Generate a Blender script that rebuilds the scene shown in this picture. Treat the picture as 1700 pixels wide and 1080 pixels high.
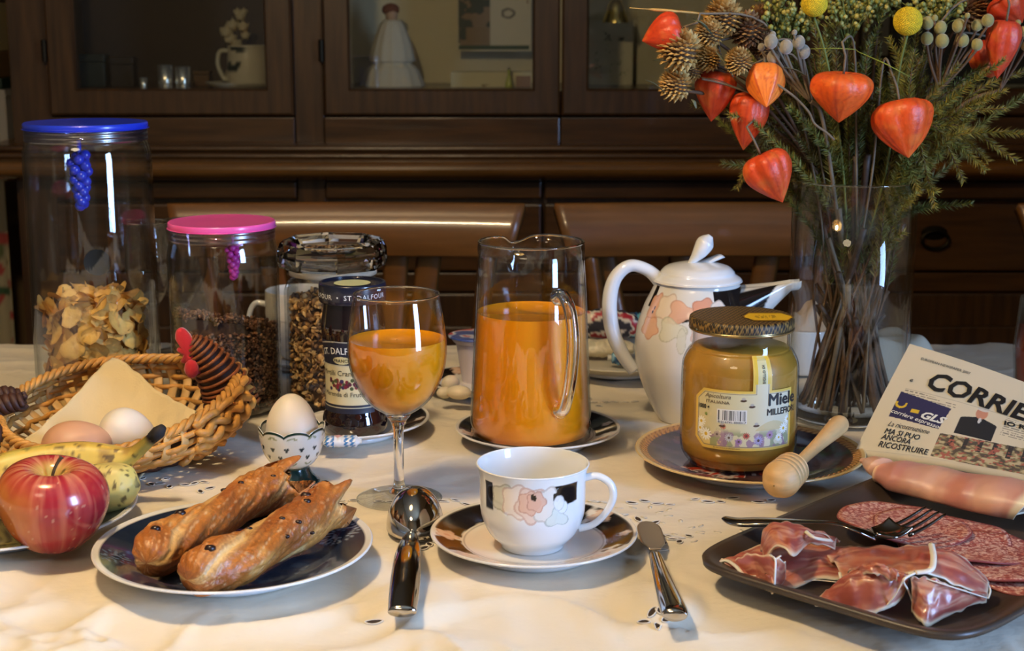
import bpy, math, random
import numpy as np
from mathutils import Vector, Matrix
random.seed(7); RNG = np.random.default_rng(7)
for o in list(bpy.data.objects): bpy.data.objects.remove(o)
SC = bpy.context.scene; COL = SC.collection
PI = math.pi

# ------------------------------------------------------------------ camera, world, light, exposure
CAM_H = 0.376                       # above the table top, which is z = 0; the floor is z = -0.75
PITCH = math.radians(11.5); FPX = 2500.0
cam = bpy.data.cameras.new('camera'); cam.sensor_width = 36; cam.lens = FPX / 1700 * 36
cam.clip_start = 0.05; cam.dof.use_dof = True; cam.dof.focus_distance = 1.16; cam.dof.aperture_fstop = 14
camo = bpy.data.objects.new('camera', cam); COL.objects.link(camo)
camo.location = (0, 0, CAM_H); camo.rotation_euler = (PI / 2 - PITCH, 0, 0); SC.camera = camo
SC.view_settings.view_transform = 'Standard'; SC.view_settings.look = 'None'
SC.view_settings.gamma = 1; SC.view_settings.use_curve_mapping = False
SC.view_settings.exposure = 0.0
W = bpy.data.worlds.new('world'); SC.world = W; W.use_nodes = True
W.node_tree.nodes['Background'].inputs[0].default_value = (0.35, 0.55, 1.0, 1)
W.node_tree.nodes['Background'].inputs[1].default_value = 0.6
WIN = (2.05, -0.35, 0.42)            # window centre in the right wall
LAMP = (-0.36, 0.80, 0.98)
def light(name, kind, loc, energy, color, **k):
    l = bpy.data.lights.new(name, kind); l.energy = energy; l.color = color
    for a, b in k.items(): setattr(l, a, b)
    o = bpy.data.objects.new(name, l); COL.objects.link(o); o.location = loc
    return o
wl = light('window_daylight', 'AREA', (WIN[0] - 0.03, WIN[1], WIN[2]), 100, (0.36, 0.57, 1.0), shape='RECTANGLE', size=1.7, size_y=0.62, spread=math.radians(125))
wl.rotation_euler = (0, PI / 2, 0)
light('pendant_glow', 'POINT', LAMP, 25, (1.0, 0.79, 0.50), shadow_soft_size=0.045)
light('room_fill', 'AREA', (-0.7, -0.9, 1.6), 9, (1.0, 0.80, 0.52), shape='DISK', size=0.7)  # added warm fill behind the camera, lifts the cabinet and the shadows

# ------------------------------------------------------------------ helpers
CT, ST = math.cos(PITCH), math.sin(PITCH)
def ray(px, py):
    a = (px - 850) / FPX; b = (540 - py) / FPX
    return a, CT + b * ST, -ST + b * CT
def T(px, py, z=0.0):
    d = ray(px, py); t = (z - CAM_H) / d[2]; return Vector((d[0] * t, d[1] * t, z))
def D(px, py, Y):
    d = ray(px, py); t = Y / d[1]; return Vector((d[0] * t, Y, CAM_H + d[2] * t))
def lin(c):
    if isinstance(c, str): c = [int(c[i:i + 2], 16) for i in (0, 2, 4)]
    c = np.asarray(c, float) / 255
    return np.where(c <= 0.04045, c / 12.92, ((c + 0.055) / 1.055) ** 2.4)
def sm(a, b, x):
    t = np.clip((x - a) / (b - a), 0, 1); return t * t * (3 - 2 * t)
def over(C, al, col):
    c = col if isinstance(col, np.ndarray) else lin(col)
    C[:] = C * (1 - al[:, None]) + c * al[:, None]
_lat = np.random.default_rng(3).random((64, 64, 64))
def vn3(x, y, z):
    x, y, z = np.broadcast_arrays(np.asarray(x, float), np.asarray(y, float), np.asarray(z, float))
    xi, yi, zi = np.floor(x).astype(int), np.floor(y).astype(int), np.floor(z).astype(int)
    fx, fy, fz = x - xi, y - yi, z - zi
    fx, fy, fz = [f * f * (3 - 2 * f) for f in (fx, fy, fz)]
    g = lambda a, b, c: _lat[(xi + a) & 63, (yi + b) & 63, (zi + c) & 63]
    l = lambda a, b, t: a + (b - a) * t
    return l(l(l(g(0,0,0), g(1,0,0), fx), l(g(0,1,0), g(1,1,0), fx), fy), l(l(g(0,0,1), g(1,0,1), fx), l(g(0,1,1), g(1,1,1), fx), fy), fz) * 2 - 1
def fbm(x, y, z, o=4):
    s = 0; a = 0.5
    for i in range(o):
        s = s + a * vn3(x * 2 ** i + i * 7.3, y * 2 ** i + i * 3.1, z * 2 ** i + 1.7 * i); a *= 0.5
    return s
def cr(pts, k=6, closed=False):
    P = np.asarray([tuple(p) for p in pts], float); n = len(P); out = []
    rng = range(n) if closed else range(n - 1)
    for i in rng:
        g = (lambda j: P[j % n]) if closed else (lambda j: P[min(max(j, 0), n - 1)])
        a, b, c, d = g(i - 1), g(i), g(i + 1), g(i + 2)
        for t in np.linspace(0, 1, k, endpoint=False):
            out.append(0.5 * (2 * b + (c - a) * t + (2 * a - 5 * b + 4 * c - d) * t * t + (3 * b - a - 3 * c + d) * t ** 3))
    if not closed: out.append(P[-1])
    return np.array(out)

# ---- materials
def mat(name, col=(200, 200, 200), rough=0.5, metal=0, spec=0.5, coat=0, sss=0, sssc=None, vcol=False, bump=0, bscale=80, bstretch=(1, 1, 1), var=0, vscale=20, trans=0, alpha=1, emit=None, estr=0, sheen=0, aniso=0):
    m = bpy.data.materials.new(name); m.use_nodes = True; nt = m.node_tree; L = nt.links
    b = nt.nodes['Principled BSDF']; I = b.inputs
    c = tuple(lin(col)) + (1,)
    I['Base Color'].default_value = c; I['Roughness'].default_value = rough; I['Metallic'].default_value = metal
    I['Specular IOR Level'].default_value = spec; I['Coat Weight'].default_value = coat; I['Coat Roughness'].default_value = 0.05
    I['Transmission Weight'].default_value = trans; I['Alpha'].default_value = alpha; I['Sheen Weight'].default_value = sheen
    if sss:
        I['Subsurface Weight'].default_value = sss; I['Subsurface Scale'].default_value = 0.006
        I['Subsurface Radius'].default_value = sssc or (1, 0.5, 0.25)
    src = None
    if vcol:
        a = nt.nodes.new('ShaderNodeAttribute'); a.attribute_name = 'Col'; src = a.outputs['Color']
    tc = nt.nodes.new('ShaderNodeTexCoord'); mp = nt.nodes.new('ShaderNodeMapping'); mp.inputs['Scale'].default_value = bstretch
    L.new(tc.outputs['Object'], mp.inputs['Vector'])
    if var:
        n = nt.nodes.new('ShaderNodeTexNoise'); n.inputs['Scale'].default_value = vscale; n.inputs['Detail'].default_value = 6
        L.new(mp.outputs[0], n.inputs['Vector'])
        mr = nt.nodes.new('ShaderNodeMapRange'); mr.inputs['From Min'].default_value = 0.3; mr.inputs['From Max'].default_value = 0.7
        mr.inputs['To Min'].default_value = 1 - var; mr.inputs['To Max'].default_value = 1 + var
        L.new(n.outputs['Fac'], mr.inputs['Value'])
        mx = nt.nodes.new('ShaderNodeVectorMath'); mx.operation = 'SCALE'
        if src: L.new(src, mx.inputs[0])
        else: mx.inputs[0].default_value = c[:3]
        L.new(mr.outputs[0], mx.inputs['Scale']); src = mx.outputs[0]
    if src: L.new(src, I['Base Color'])
    if bump:
        n = nt.nodes.new('ShaderNodeTexNoise'); n.inputs['Scale'].default_value = bscale; n.inputs['Detail'].default_value = 5
        L.new(mp.outputs[0], n.inputs['Vector'])
        bp = nt.nodes.new('ShaderNodeBump'); bp.inputs['Strength'].default_value = bump; bp.inputs['Distance'].default_value = 0.002
        L.new(n.outputs['Fac'], bp.inputs['Height']); L.new(bp.outputs[0], I['Normal'])
    if emit is not None:
        I['Emission Color'].default_value = tuple(lin(emit)) + (1,); I['Emission Strength'].default_value = estr
    return m
def thin_glass(name, tint=(0.97, 0.975, 0.97), edge=(0.62, 0.66, 0.64), r0=0.055, rough=0.0):
    m = bpy.data.materials.new(name); m.use_nodes = True; nt = m.node_tree; L = nt.links; nt.nodes.clear()
    out = nt.nodes.new('ShaderNodeOutputMaterial'); mix = nt.nodes.new('ShaderNodeMixShader')
    tr = nt.nodes.new('ShaderNodeBsdfTransparent'); gl = nt.nodes.new('ShaderNodeBsdfGlossy'); gl.inputs['Roughness'].default_value = rough
    lw = nt.nodes.new('ShaderNodeLayerWeight'); lw.inputs['Blend'].default_value = 0.5
    p = nt.nodes.new('ShaderNodeMath'); p.operation = 'POWER'; p.inputs[1].default_value = 3.6; L.new(lw.outputs['Facing'], p.inputs[0])
    ma = nt.nodes.new('ShaderNodeMath'); ma.operation = 'MULTIPLY_ADD'; ma.inputs[1].default_value = 0.75; ma.inputs[2].default_value = r0
    L.new(p.outputs[0], ma.inputs[0]); L.new(ma.outputs[0], mix.inputs[0])
    p2 = nt.nodes.new('ShaderNodeMath'); p2.operation = 'POWER'; p2.inputs[1].default_value = 4; L.new(lw.outputs['Facing'], p2.inputs[0])
    mc = nt.nodes.new('ShaderNodeMix'); mc.data_type = 'RGBA'; mc.inputs[6].default_value = (*tint, 1); mc.inputs[7].default_value = (*edge, 1)
    L.new(p2.outputs[0], mc.inputs[0]); L.new(mc.outputs[2], tr.inputs['Color'])
    L.new(tr.outputs[0], mix.inputs[1]); L.new(gl.outputs[0], mix.inputs[2]); L.new(mix.outputs[0], out.inputs[0])
    return m

# ---- mesh builders: every builder returns (V, F) in local metres
def me_new(name, V, F, m, cols=None, smooth=True):
    V = np.asarray(V, float); me = bpy.data.meshes.new(name)
    if isinstance(F, np.ndarray):
        n, k = F.shape; me.vertices.add(len(V)); me.vertices.foreach_set('co', V.ravel())
        me.loops.add(n * k); me.loops.foreach_set('vertex_index', F.ravel().astype(np.int32))
        me.polygons.add(n); me.polygons.foreach_set('loop_start', (np.arange(n) * k).astype(np.int32))
        me.update(calc_edges=True); me.validate()
    else:
        me.from_pydata(V.tolist(), [], F)
    me.polygons.foreach_set('use_smooth', [smooth] * len(me.polygons))
    if cols is not None:
        a = me.color_attributes.new('Col', 'FLOAT_COLOR', 'POINT')
        a.data.foreach_set('color', np.concatenate([cols, np.ones((len(V), 1))], 1).ravel())
    if m: me.materials.append(m)
    me.update(); return me
def obj(name, VF, m, parent=None, cols=None, smooth=True, loc=None, rot=None, solid=0, sub=0, auto=False):
    V, F = VF; me = me_new(name, V, F, m, cols, smooth)
    if auto:
        try: me.set_sharp_from_angle(angle=math.radians(35))
        except Exception: pass
    o = bpy.data.objects.new(name, me); COL.objects.link(o)
    if parent: o.parent = parent
    if loc is not None: o.location = loc
    if rot is not None: o.rotation_euler = rot
    if sub: s = o.modifiers.new('s', 'SUBSURF'); s.levels = s.render_levels = sub
    if solid: s = o.modifiers.new('t', 'SOLIDIFY'); s.thickness = solid; s.offset = 0
    return o
def tag(o, label=None, cat=None, group=None, kind=None):
    if label: o['label'] = label
    if cat: o['category'] = cat
    if group: o['group'] = group
    if kind: o['kind'] = kind
    return o
def thing(name, label, cat, loc=(0, 0, 0), rz=0, group=None):
    o = bpy.data.objects.new(name, None); COL.objects.link(o); o.location = loc; o.rotation_euler = (0, 0, rz); o.empty_display_size = 0.02
    return tag(o, label, cat, group)
def struct(name, VF, m, parent=None, **k):
    o = obj(name, VF, m, parent, smooth=False, **k)
    if not parent: o['kind'] = 'structure'
    return o
def join(*VFs):
    Vs, Fs, n = [], [], 0
    for V, F in VFs:
        V = np.asarray(V, float); Vs.append(V); Fs += [[int(i) + n for i in f] for f in F]; n += len(V)
    return np.concatenate(Vs), Fs
def xf(VF, loc=(0, 0, 0), rot=(0, 0, 0), sc=(1, 1, 1)):
    from mathutils import Euler
    M = np.array(Euler(rot).to_matrix()); return (np.asarray(VF[0], float) * np.array(sc)) @ M.T + np.array(loc), VF[1]
def box(x0, x1, y0, y1, z0, z1, b=0.0):
    if b <= 0:
        V = [(x, y, z) for z in (z0, z1) for y in (y0, y1) for x in (x0, x1)]
        return np.array(V), [[0, 2, 3, 1], [4, 5, 7, 6], [0, 1, 5, 4], [2, 6, 7, 3], [0, 4, 6, 2], [1, 3, 7, 5]]
    import bmesh
    bm = bmesh.new(); bmesh.ops.create_cube(bm, size=1)
    bmesh.ops.scale(bm, vec=(x1 - x0, y1 - y0, z1 - z0), verts=bm.verts); bmesh.ops.translate(bm, vec=((x0 + x1) / 2, (y0 + y1) / 2, (z0 + z1) / 2), verts=bm.verts)
    bmesh.ops.bevel(bm, geom=bm.edges[:], offset=b, segments=2, affect='EDGES', profile=0.6)
    V = [v.co[:] for v in bm.verts]; bm.verts.index_update(); F = [[v.index for v in f.verts] for f in bm.faces]; bm.free(); return np.array(V), F
def frame(x0, x1, z0, z1, a0, a1, c0, c1, y0, y1, b=.004):
    # one connected frame with a chamfer on the outer and inner front edges
    rings = []
    for (p, q, r, t, y) in ((x0, x1, z0, z1, y1), (x0, x1, z0, z1, y0 + b), (x0 + b, x1 - b, z0 + b, z1 - b, y0), (a0 - b, a1 + b, c0 - b, c1 + b, y0), (a0, a1, c0, c1, y0 + b * 1.6), (a0, a1, c0, c1, y1)):
        rings += [(p, y, r), (q, y, r), (q, y, t), (p, y, t)]
    F = [[i * 4 + j, i * 4 + (j + 1) % 4, ((i + 1) % 6) * 4 + (j + 1) % 4, ((i + 1) % 6) * 4 + j] for i in range(6) for j in range(4)]
    return np.array(rings), F
def lathe(prof, n=64, a0=0.0, closed=False, rfn=None):
    P = np.asarray(prof, float); k = len(P); th = a0 + np.arange(n) / n * 2 * PI
    R = np.repeat(P[:, 0][:, None], n, 1); Z = np.repeat(P[:, 1][:, None], n, 1); TH = np.repeat(th[None], k, 0)
    if rfn is not None: R, Z = rfn(R, TH, Z)
    V = np.stack([R * np.cos(TH), R * np.sin(TH), Z], -1).reshape(-1, 3)
    i = np.arange(k if closed else k - 1)[:, None]; j = np.arange(n)[None]; i2 = (i + 1) % k; j2 = (j + 1) % n
    F = np.stack([i * n + j, i * n + j2, i2 * n + j2, i2 * n + j], -1).reshape(-1, 4)
    return V, F
def polar(V): return np.hypot(V[:, 0], V[:, 1]), np.arctan2(V[:, 1], V[:, 0])
def frames(P):
    P = np.asarray(P, float); Tn = np.gradient(P, axis=0); Tn /= np.linalg.norm(Tn, axis=1)[:, None] + 1e-12
    up = np.array([0, 0, 1.0]) if abs(Tn[0][2]) < 0.9 else np.array([1.0, 0, 0])
    N = np.zeros_like(P); n = up - Tn[0] * (up @ Tn[0]); n /= np.linalg.norm(n); N[0] = n
    for i in range(1, len(P)):
        n = n - Tn[i] * (n @ Tn[i]); n /= np.linalg.norm(n) + 1e-12; N[i] = n
    return Tn, N, np.cross(Tn, N)
def tube(P, r, n=10, flat=1.0, twist=0.0, caps=True, sec=None):
    """section: N axis (up-ish) scaled by flat, B axis by 1"""
    P = np.asarray([tuple(p) for p in P], float); k = len(P); r = np.broadcast_to(np.asarray(r, float), (k,))
    Tn, N, B = frames(P); th = np.arange(n) / n * 2 * PI
    tw = np.linspace(0, twist, k)[:, None]; rad = np.ones((k, n)) if sec is None else sec(np.arange(k)[:, None] / (k - 1), th[None])
    c = np.cos(th[None] + 0 * tw) * rad; s = np.sin(th[None] + 0 * tw) * rad * flat
    c2 = c * np.cos(tw) - s * np.sin(tw); s2 = c * np.sin(tw) + s * np.cos(tw)
    V = P[:, None] + r[:, None, None] * (c2[..., None] * B[:, None] + s2[..., None] * N[:, None])
    V = V.reshape(-1, 3); F = []
    for i in range(k - 1):
        for j in range(n): F.append([i * n + j, i * n + (j + 1) % n, (i + 1) * n + (j + 1) % n, (i + 1) * n + j])
    if caps: F.append(list(range(n))[::-1]); F.append([(k - 1) * n + j for j in range(n)])
    return V, F
def grid(fn, nu, nv):
    u, v = np.meshgrid(np.linspace(0, 1, nu), np.linspace(0, 1, nv), indexing='ij')
    V = fn(u.ravel(), v.ravel()); i, j = np.meshgrid(np.arange(nu - 1), np.arange(nv - 1), indexing='ij'); a = (i * nv + j).ravel()
    return np.asarray(V), np.stack([a, a + nv, a + nv + 1, a + 1], -1), u.ravel(), v.ravel()
def ico(sub=1):
    import bmesh
    bm = bmesh.new(); bmesh.ops.create_icosphere(bm, subdivisions=sub, radius=1)
    V = np.array([v.co[:] for v in bm.verts]); F = np.array([[v.index for v in f.verts] for f in bm.faces]); bm.free(); return V, F
ICO1, ICO2, ICO3 = ico(1), ico(2), ico(3)
def rotm(n):
    q = RNG.normal(size=(n, 4)); q /= np.linalg.norm(q, axis=1)[:, None]; w, x, y, z = q.T
    return np.stack([np.stack([1-2*(y*y+z*z), 2*(x*y-w*z), 2*(x*z+w*y)], -1), np.stack([2*(x*y+w*z), 1-2*(x*x+z*z), 2*(y*z-w*x)], -1), np.stack([2*(x*z-w*y), 2*(y*z+w*x), 1-2*(x*x+y*y)], -1)], 1)
def scatter(VF, M, loc, cols=None):
    V, F = VF; N = len(loc); VV = np.einsum('nij,vj->nvi', M, V) + np.asarray(loc)[:, None]
    FF = (F[None] + (np.arange(N) * len(V))[:, None, None]).reshape(-1, F.shape[1])
    return (VV.reshape(-1, 3), FF), (None if cols is None else np.repeat(cols, len(V), 0))
def lookm(dirs, sc):
    """matrices whose z axis follows dirs, scaled"""
    d = np.asarray(dirs, float); d = d / (np.linalg.norm(d, axis=1)[:, None] + 1e-9)
    up = np.where(np.abs(d[:, 2:3]) < 0.95, np.array([[0, 0, 1.0]]), np.array([[1.0, 0, 0]]))
    x = np.cross(up, d); x /= np.linalg.norm(x, axis=1)[:, None]; y = np.cross(d, x)
    return np.stack([x * sc[0], y * sc[1], d * sc[2]], -1)
_tc = {}
def text2d(s, size=1.0, bold=0.0, shear=0.0, align='LEFT', space=1.0, sx=1.0):
    key = (s, bold, shear, align, space)
    if key not in _tc:
        c = bpy.data.curves.new('t', 'FONT'); c.body = s; c.size = 1; c.offset = 0 if 'M' in s else bold; c.shear = shear; c.align_x = align; c.space_character = space; c.resolution_u = 2; c.fill_mode = 'FRONT' if hasattr(c, 'fill_mode') else None
        o = bpy.data.objects.new('t', c); COL.objects.link(o); me = bpy.data.meshes.new_from_object(o.evaluated_get(bpy.context.evaluated_depsgraph_get()))
        V = np.array([v.co[:] for v in me.vertices]).reshape(-1, 3); F = [list(p.vertices) for p in me.polygons]
        if bold and 'M' in s:      # bold by overlaid copies: the curve offset breaks this letter's fill
            V, F = join(*[(V + np.array((dx * bold, dy * bold, 0)), F) for dx, dy in ((-1, 0), (1, 0), (0, 1), (0, -1))])
        bpy.data.objects.remove(o); bpy.data.curves.remove(c); bpy.data.meshes.remove(me); _tc[key] = (V, F)
    V, F = _tc[key]; V = V.copy() * size; V[:, 0] *= sx; return V, F
def on_cyl(VF, R, a0, z0, zs=0):
    V = VF[0]; a = a0 + V[:, 0] / R; return np.stack([R * np.cos(a), R * np.sin(a), z0 + V[:, 1]], -1), VF[1]
def disc2d(x, y, rx, ry=None, n=14):
    ry = ry or rx; a = np.arange(n) / n * 2 * PI; return np.stack([x + rx * np.cos(a), y + ry * np.sin(a), 0 * a], -1), [list(range(n))]
def rect2d(x0, y0, x1, y1): return np.array([(x0, y0, 0), (x1, y0, 0), (x1, y1, 0), (x0, y1, 0)], float), [[0, 1, 2, 3]]
def copy_thing(o):
    c = o.copy(); COL.objects.link(c)
    for ch in o.children:
        d = ch.copy(); COL.objects.link(d); d.parent = c
        for g in ch.children:
            e = g.copy(); COL.objects.link(e); e.parent = d
    return c

# ---- shared materials
GLASS = thin_glass('clear_glass'); PANE = thin_glass('door_glass', tint=(0.93, 0.93, 0.9), r0=0.05)
SOLIDGLASS = mat('solid_glass', (255, 255, 255), 0.0, trans=1)
CERAM = mat('white_porcelain', (232, 232, 230), 0.12, coat=0.3)
CERAMV = mat('painted_porcelain', vcol=True, rough=0.12, coat=0.3)
STEEL = mat('polished_steel', (205, 200, 192), 0.09, metal=1)
WOODH = mat('dark_walnut', (76, 48, 20), 0.3, var=0.38, vscale=14, bstretch=(0.5, 6, 6), bump=0.12, bscale=50, coat=0.25)
WOODV = mat('dark_walnut_upright', (70, 45, 20), 0.34, var=0.38, vscale=14, bstretch=(6, 6, 0.5), bump=0.12, bscale=50, coat=0.25)
CHAIRW = mat('chair_wood', (108, 69, 30), 0.34, var=0.22, vscale=10, bstretch=(0.5, 6, 6), coat=0.25)
INK = mat('black_ink', (30, 28, 28), 0.6); WHITEINK = mat('white_ink', (235, 235, 230), 0.5)
BRASS = mat('old_brass', (44, 38, 28), 0.5, metal=1)
VP = lambda name, rough=0.5, **k: mat(name, vcol=True, rough=rough, **k)

# ------------------------------------------------------------------ setting
FZ = -0.75; CZ = 1.85; XL, XR, YF, YB = -2.1, 2.1, -1.7, 3.25
PLASTER = mat('warm_plaster', (112, 90, 60), 0.9, var=0.06, vscale=3, bump=0.1, bscale=40)
FLOORM = mat('terracotta_floor', (104, 66, 44), 0.5, var=0.2, vscale=6)
struct('floor', box(XL, XR, YF, YB, FZ - 0.05, FZ), FLOORM)
struct('ceiling', box(XL, XR, YF, YB, CZ, CZ + 0.05), mat('ceiling_paint', (190, 175, 145), 0.9, bump=0.05))
struct('wall_back', box(XL, XR, YB, YB + 0.08, FZ, CZ), PLASTER)
struct('wall_front', box(XL, XR, YF - 0.08, YF, FZ, CZ), PLASTER)
struct('wall_left', box(XL - 0.08, XL, YF, YB, FZ, CZ), PLASTER)
wy0, wy1, wz0, wz1 = WIN[1] - 0.33, WIN[1] + 0.33, WIN[2] - 0.9, WIN[2] + 0.9
struct('wall_right', join(box(XR, XR + 0.08, YF, wy0, FZ, CZ), box(XR, XR + 0.08, wy1, YB, FZ, CZ), box(XR, XR + 0.08, wy0, wy1, FZ, wz0), box(XR, XR + 0.08, wy0, wy1, wz1, CZ)), PLASTER)
WHITEP = mat('white_paint', (225, 220, 205), 0.4)
w1 = struct('window_1', join(*[box(XR + 0.01, XR + 0.06, a, b, c, d) for a, b, c, d in ((wy0, wy0 + .05, wz0, wz1), (wy1 - .05, wy1, wz0, wz1), (wy0 + .05, wy1 - .05, wz0, wz0 + .05), (wy0 + .05, wy1 - .05, wz1 - .05, wz1))]), WHITEP)
obj('pane', box(XR + 0.03, XR + 0.035, wy0 + .05, wy1 - .05, wz0 + .05, wz1 - .05), PANE, w1)
struct('baseboard_back', box(XL, XR, YB - 0.015, YB, FZ, FZ + 0.08), WOODH)
struct('baseboard_left', box(XL, XL + 0.015, YF, YB - 0.015, FZ, FZ + 0.08), WOODH)

# pendant lamp over the table
pl = thing('pendant_lamp', 'pendant lamp hanging over the breakfast table, above the frame', 'lamp', (LAMP[0], LAMP[1], 0))
obj('lamp_shade', lathe(cr([(0.02, 1.16), (0.05, 1.15), (0.11, 1.10), (0.16, 1.03), (0.165, 1.025), (0.155, 1.03), (0.10, 1.09), (0.045, 1.14), (0.018, 1.15)], 4), 40), mat('shade_enamel', (205, 180, 130), 0.4), pl)
obj('bulb', lathe(cr([(0.001, 1.02), (0.02, 1.03), (0.028, 1.05), (0.02, 1.085), (0.013, 1.12), (0.001, 1.125)], 4), 20), mat('lit_bulb', (255, 200, 130), 0.5, emit=(255, 190, 110), estr=6), pl)
obj('cord', tube([(0, 0, 1.15), (0, 0, 1.5), (0, 0, CZ)], 0.003, 6), INK, pl)

# ------------------------------------------------------------------ china cabinet
YD = 2.75
def zy(py, Y=YD): return D(850, py, Y).z
def xx(px, Y=YD, py=190): return D(px, py, Y).x
X0 = xx(20); X1 = xx(1838)
ztop = 1.25; zdb = zy(191); zgb = zy(147); zap = zy(240)
cab = thing('china_cabinet', 'dark walnut china cabinet with glazed upper doors behind the table', 'cabinet', (0, YD, FZ))
def cb(name, b, m=WOODH, par=None):
    V, F = b; V = np.array(V) - np.array((0, YD, FZ)); return obj(name, (V, F), m, par or cab, smooth=False)
cb('back_panel', box(X0 + .02, X1 - .02, 3.17, 3.19, zap, ztop), mat('cabinet_back', (58, 42, 28), 0.6, var=0.2, vscale=8))
for a, b in ((X0, X0 + .02), (X1 - .02, X1)): cb('side_panel', box(a, b, YD + .02, 3.19, zap, ztop, .002), WOODV)
cb('cornice', box(X0 - .03, X1 + .03, YD - .04, 3.2, ztop, ztop + .06, .01))
cb('shelf', box(X0 + .02, X1 - .02, YD + .03, 3.17, zgb - .022, zgb - .006))
cb('shelf', box(X0 + .02, X1 - .02, YD + .06, 3.17, zgb + .42, zgb + .435))
stiles = [(xx(20), xx(86)), (xx(490), xx(538)), (xx(1322), xx(1370)), (xx(1776), X1)]
for a, b in stiles: cb('stile', box(a, b, YD + .003, YD + .03, zap, ztop, .002), WOODV)
doors = [(86, 489, 133, 444, 'L'), (540, 929, 584, 884, 'L'), (932, 1320, 976, 1276, 'R'), (1372, 1774, 1419, 1732, 'R')]
for (a, b, ga, gb, h) in doors:
    xa, xb, xga, xgb = xx(a), xx(b), xx(ga), xx(gb)
    d = cb('door', frame(xa, xb, zdb, ztop - .01, xga, xgb, zgb, ztop - .07, YD - .012, YD + .012), WOODV)
    cb('pane', box(xga, xgb, YD - .001, YD + .002, zgb, ztop - .07), PANE, d)
    hx = xa - .003 if h == 'L' else xb + .003
    for hz in (zy(84), zy(84) + .55):
        V, F = lathe([(0.0005, -.02), (.005, -.019), (.005, .019), (.0005, .02)], 8)
        cb('hinge', (V + np.array((hx, YD - .013, hz)), F), BRASS, d)
for i, (a, b) in enumerate([(86, 489), (539, 929), (931, 1321), (1371, 1775)]):
    cb('apron_panel', box(xx(a), xx(b), YD - .004, YD + .02, zap, zdb - .004, .002))
# counter with stepped and bull-nosed mouldings, swept along x
def sweep(yz, xa, xb):
    P = np.array(yz); n = len(P); V = np.concatenate([np.column_stack([np.full(n, x), P]) for x in (xa, xb)])
    F = [[i, i + 1, n + i + 1, n + i] for i in range(n - 1)] + [list(range(n))[::-1], [n + i for i in range(n)]] + [[n - 1, 0, n, 2 * n - 1]]
    return V, F
def bull(yc, zc, r, n=9): return [(yc - r * math.cos(t), zc - r * math.sin(t)) for t in np.linspace(-PI / 2, PI / 2, n)]
XC0, XC1 = xx(-14), X1 + .03
z1 = zy(241, 2.70); 
cb('counter_top', sweep([(3.2, z1)] + bull(2.70, z1 - .006, .006) + bull(2.685, z1 - .018, .006) + [(2.69, z1 - .025), (3.2, z1 - .025)], XC0, XC1))
zb = zy(281, 2.64)
cb('bullnose_moulding', sweep([(3.2, z1 - .026), (2.665, z1 - .026), (2.660, zb + .016)] + [(y, z) for y, z in bull(2.645, zb, .014)] + [(2.655, zb - .018), (2.68, zb - .024), (3.2, zb - .024)], XC0 + .005, XC1 - .005), mat('polished_walnut', (108, 70, 28), 0.2, var=0.3, vscale=14, bstretch=(0.5, 6, 6), coat=0.6))
YL = 2.70; zl0 = zb - .024
cb('body', box(X0 + .01, X1 - .01, YL + .02, 3.19, FZ + .08, zl0), WOODV)
cb('plinth', box(X0, X1, YL - .01, 3.19, FZ, FZ + .08, .004))
zm = zy(334, YL)
for a, b in [(86, 489), (539, 899), (905, 1321), (1371, 1775)]:
    cb('frieze_moulding', box(xx(a, YL), xx(b, YL), YL - .006, YL + .02, zm + .006, zl0 - .004, .003))
for i, (a, b) in enumerate([(24, 86), (491, 538), (1322, 1370), (1776, 1836)]):
    cb('stile', box(xx(a, YL), xx(b, YL), YL + .0, YL + .02, FZ + .08, zl0, .002), WOODV)
zs = [zm, zy(452, YL), zy(486, YL)]
for (a, b) in [(86, 489), (539, 899), (905, 1321), (1371, 1775)]:
    xa, xb = xx(a, YL), xx(b, YL)
    dr = cb('drawer', box(xa, xb, YL - .006, YL + .02, zs[1] + .004, zs[0] - .004, .004))
    cb('drawer_rail', box(xa, xb, YL - .001, YL + .02, zs[2] + .003, zs[1] - .001, .002))
    low = cb('lower_door', box(xa, xb, YL - .006, YL + .02, FZ + .09, zs[2], .004), WOODV)
    cb('door_panel', box(xa + .06, xb - .06, YL - .012, YL - .006, FZ + .15, zs[2] - .06, .004), WOODV, low)
    xc = xx(1560, YL) if a == 1371 else (xa + xb) / 2; zc = zy(385, YL)
    V, F = lathe([(0.0005, -.006), (.022, -.004), (.024, 0), (.0005, .002)], 16); V = V @ np.array([[1, 0, 0], [0, 0, 1], [0, -1, 0]]) * np.array((1, 1, .55))
    hd = cb('drawer_pull', (V + np.array((xc, YL - .008, zc)), F), BRASS, dr)
    ang = np.linspace(0, 2 * PI, 25)
    cb('ring', tube([(xc + .024 * math.cos(t), YL - .016, zc - .012 + .016 * math.sin(t)) for t in ang], .0032, 8, caps=False), BRASS, dr)

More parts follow.
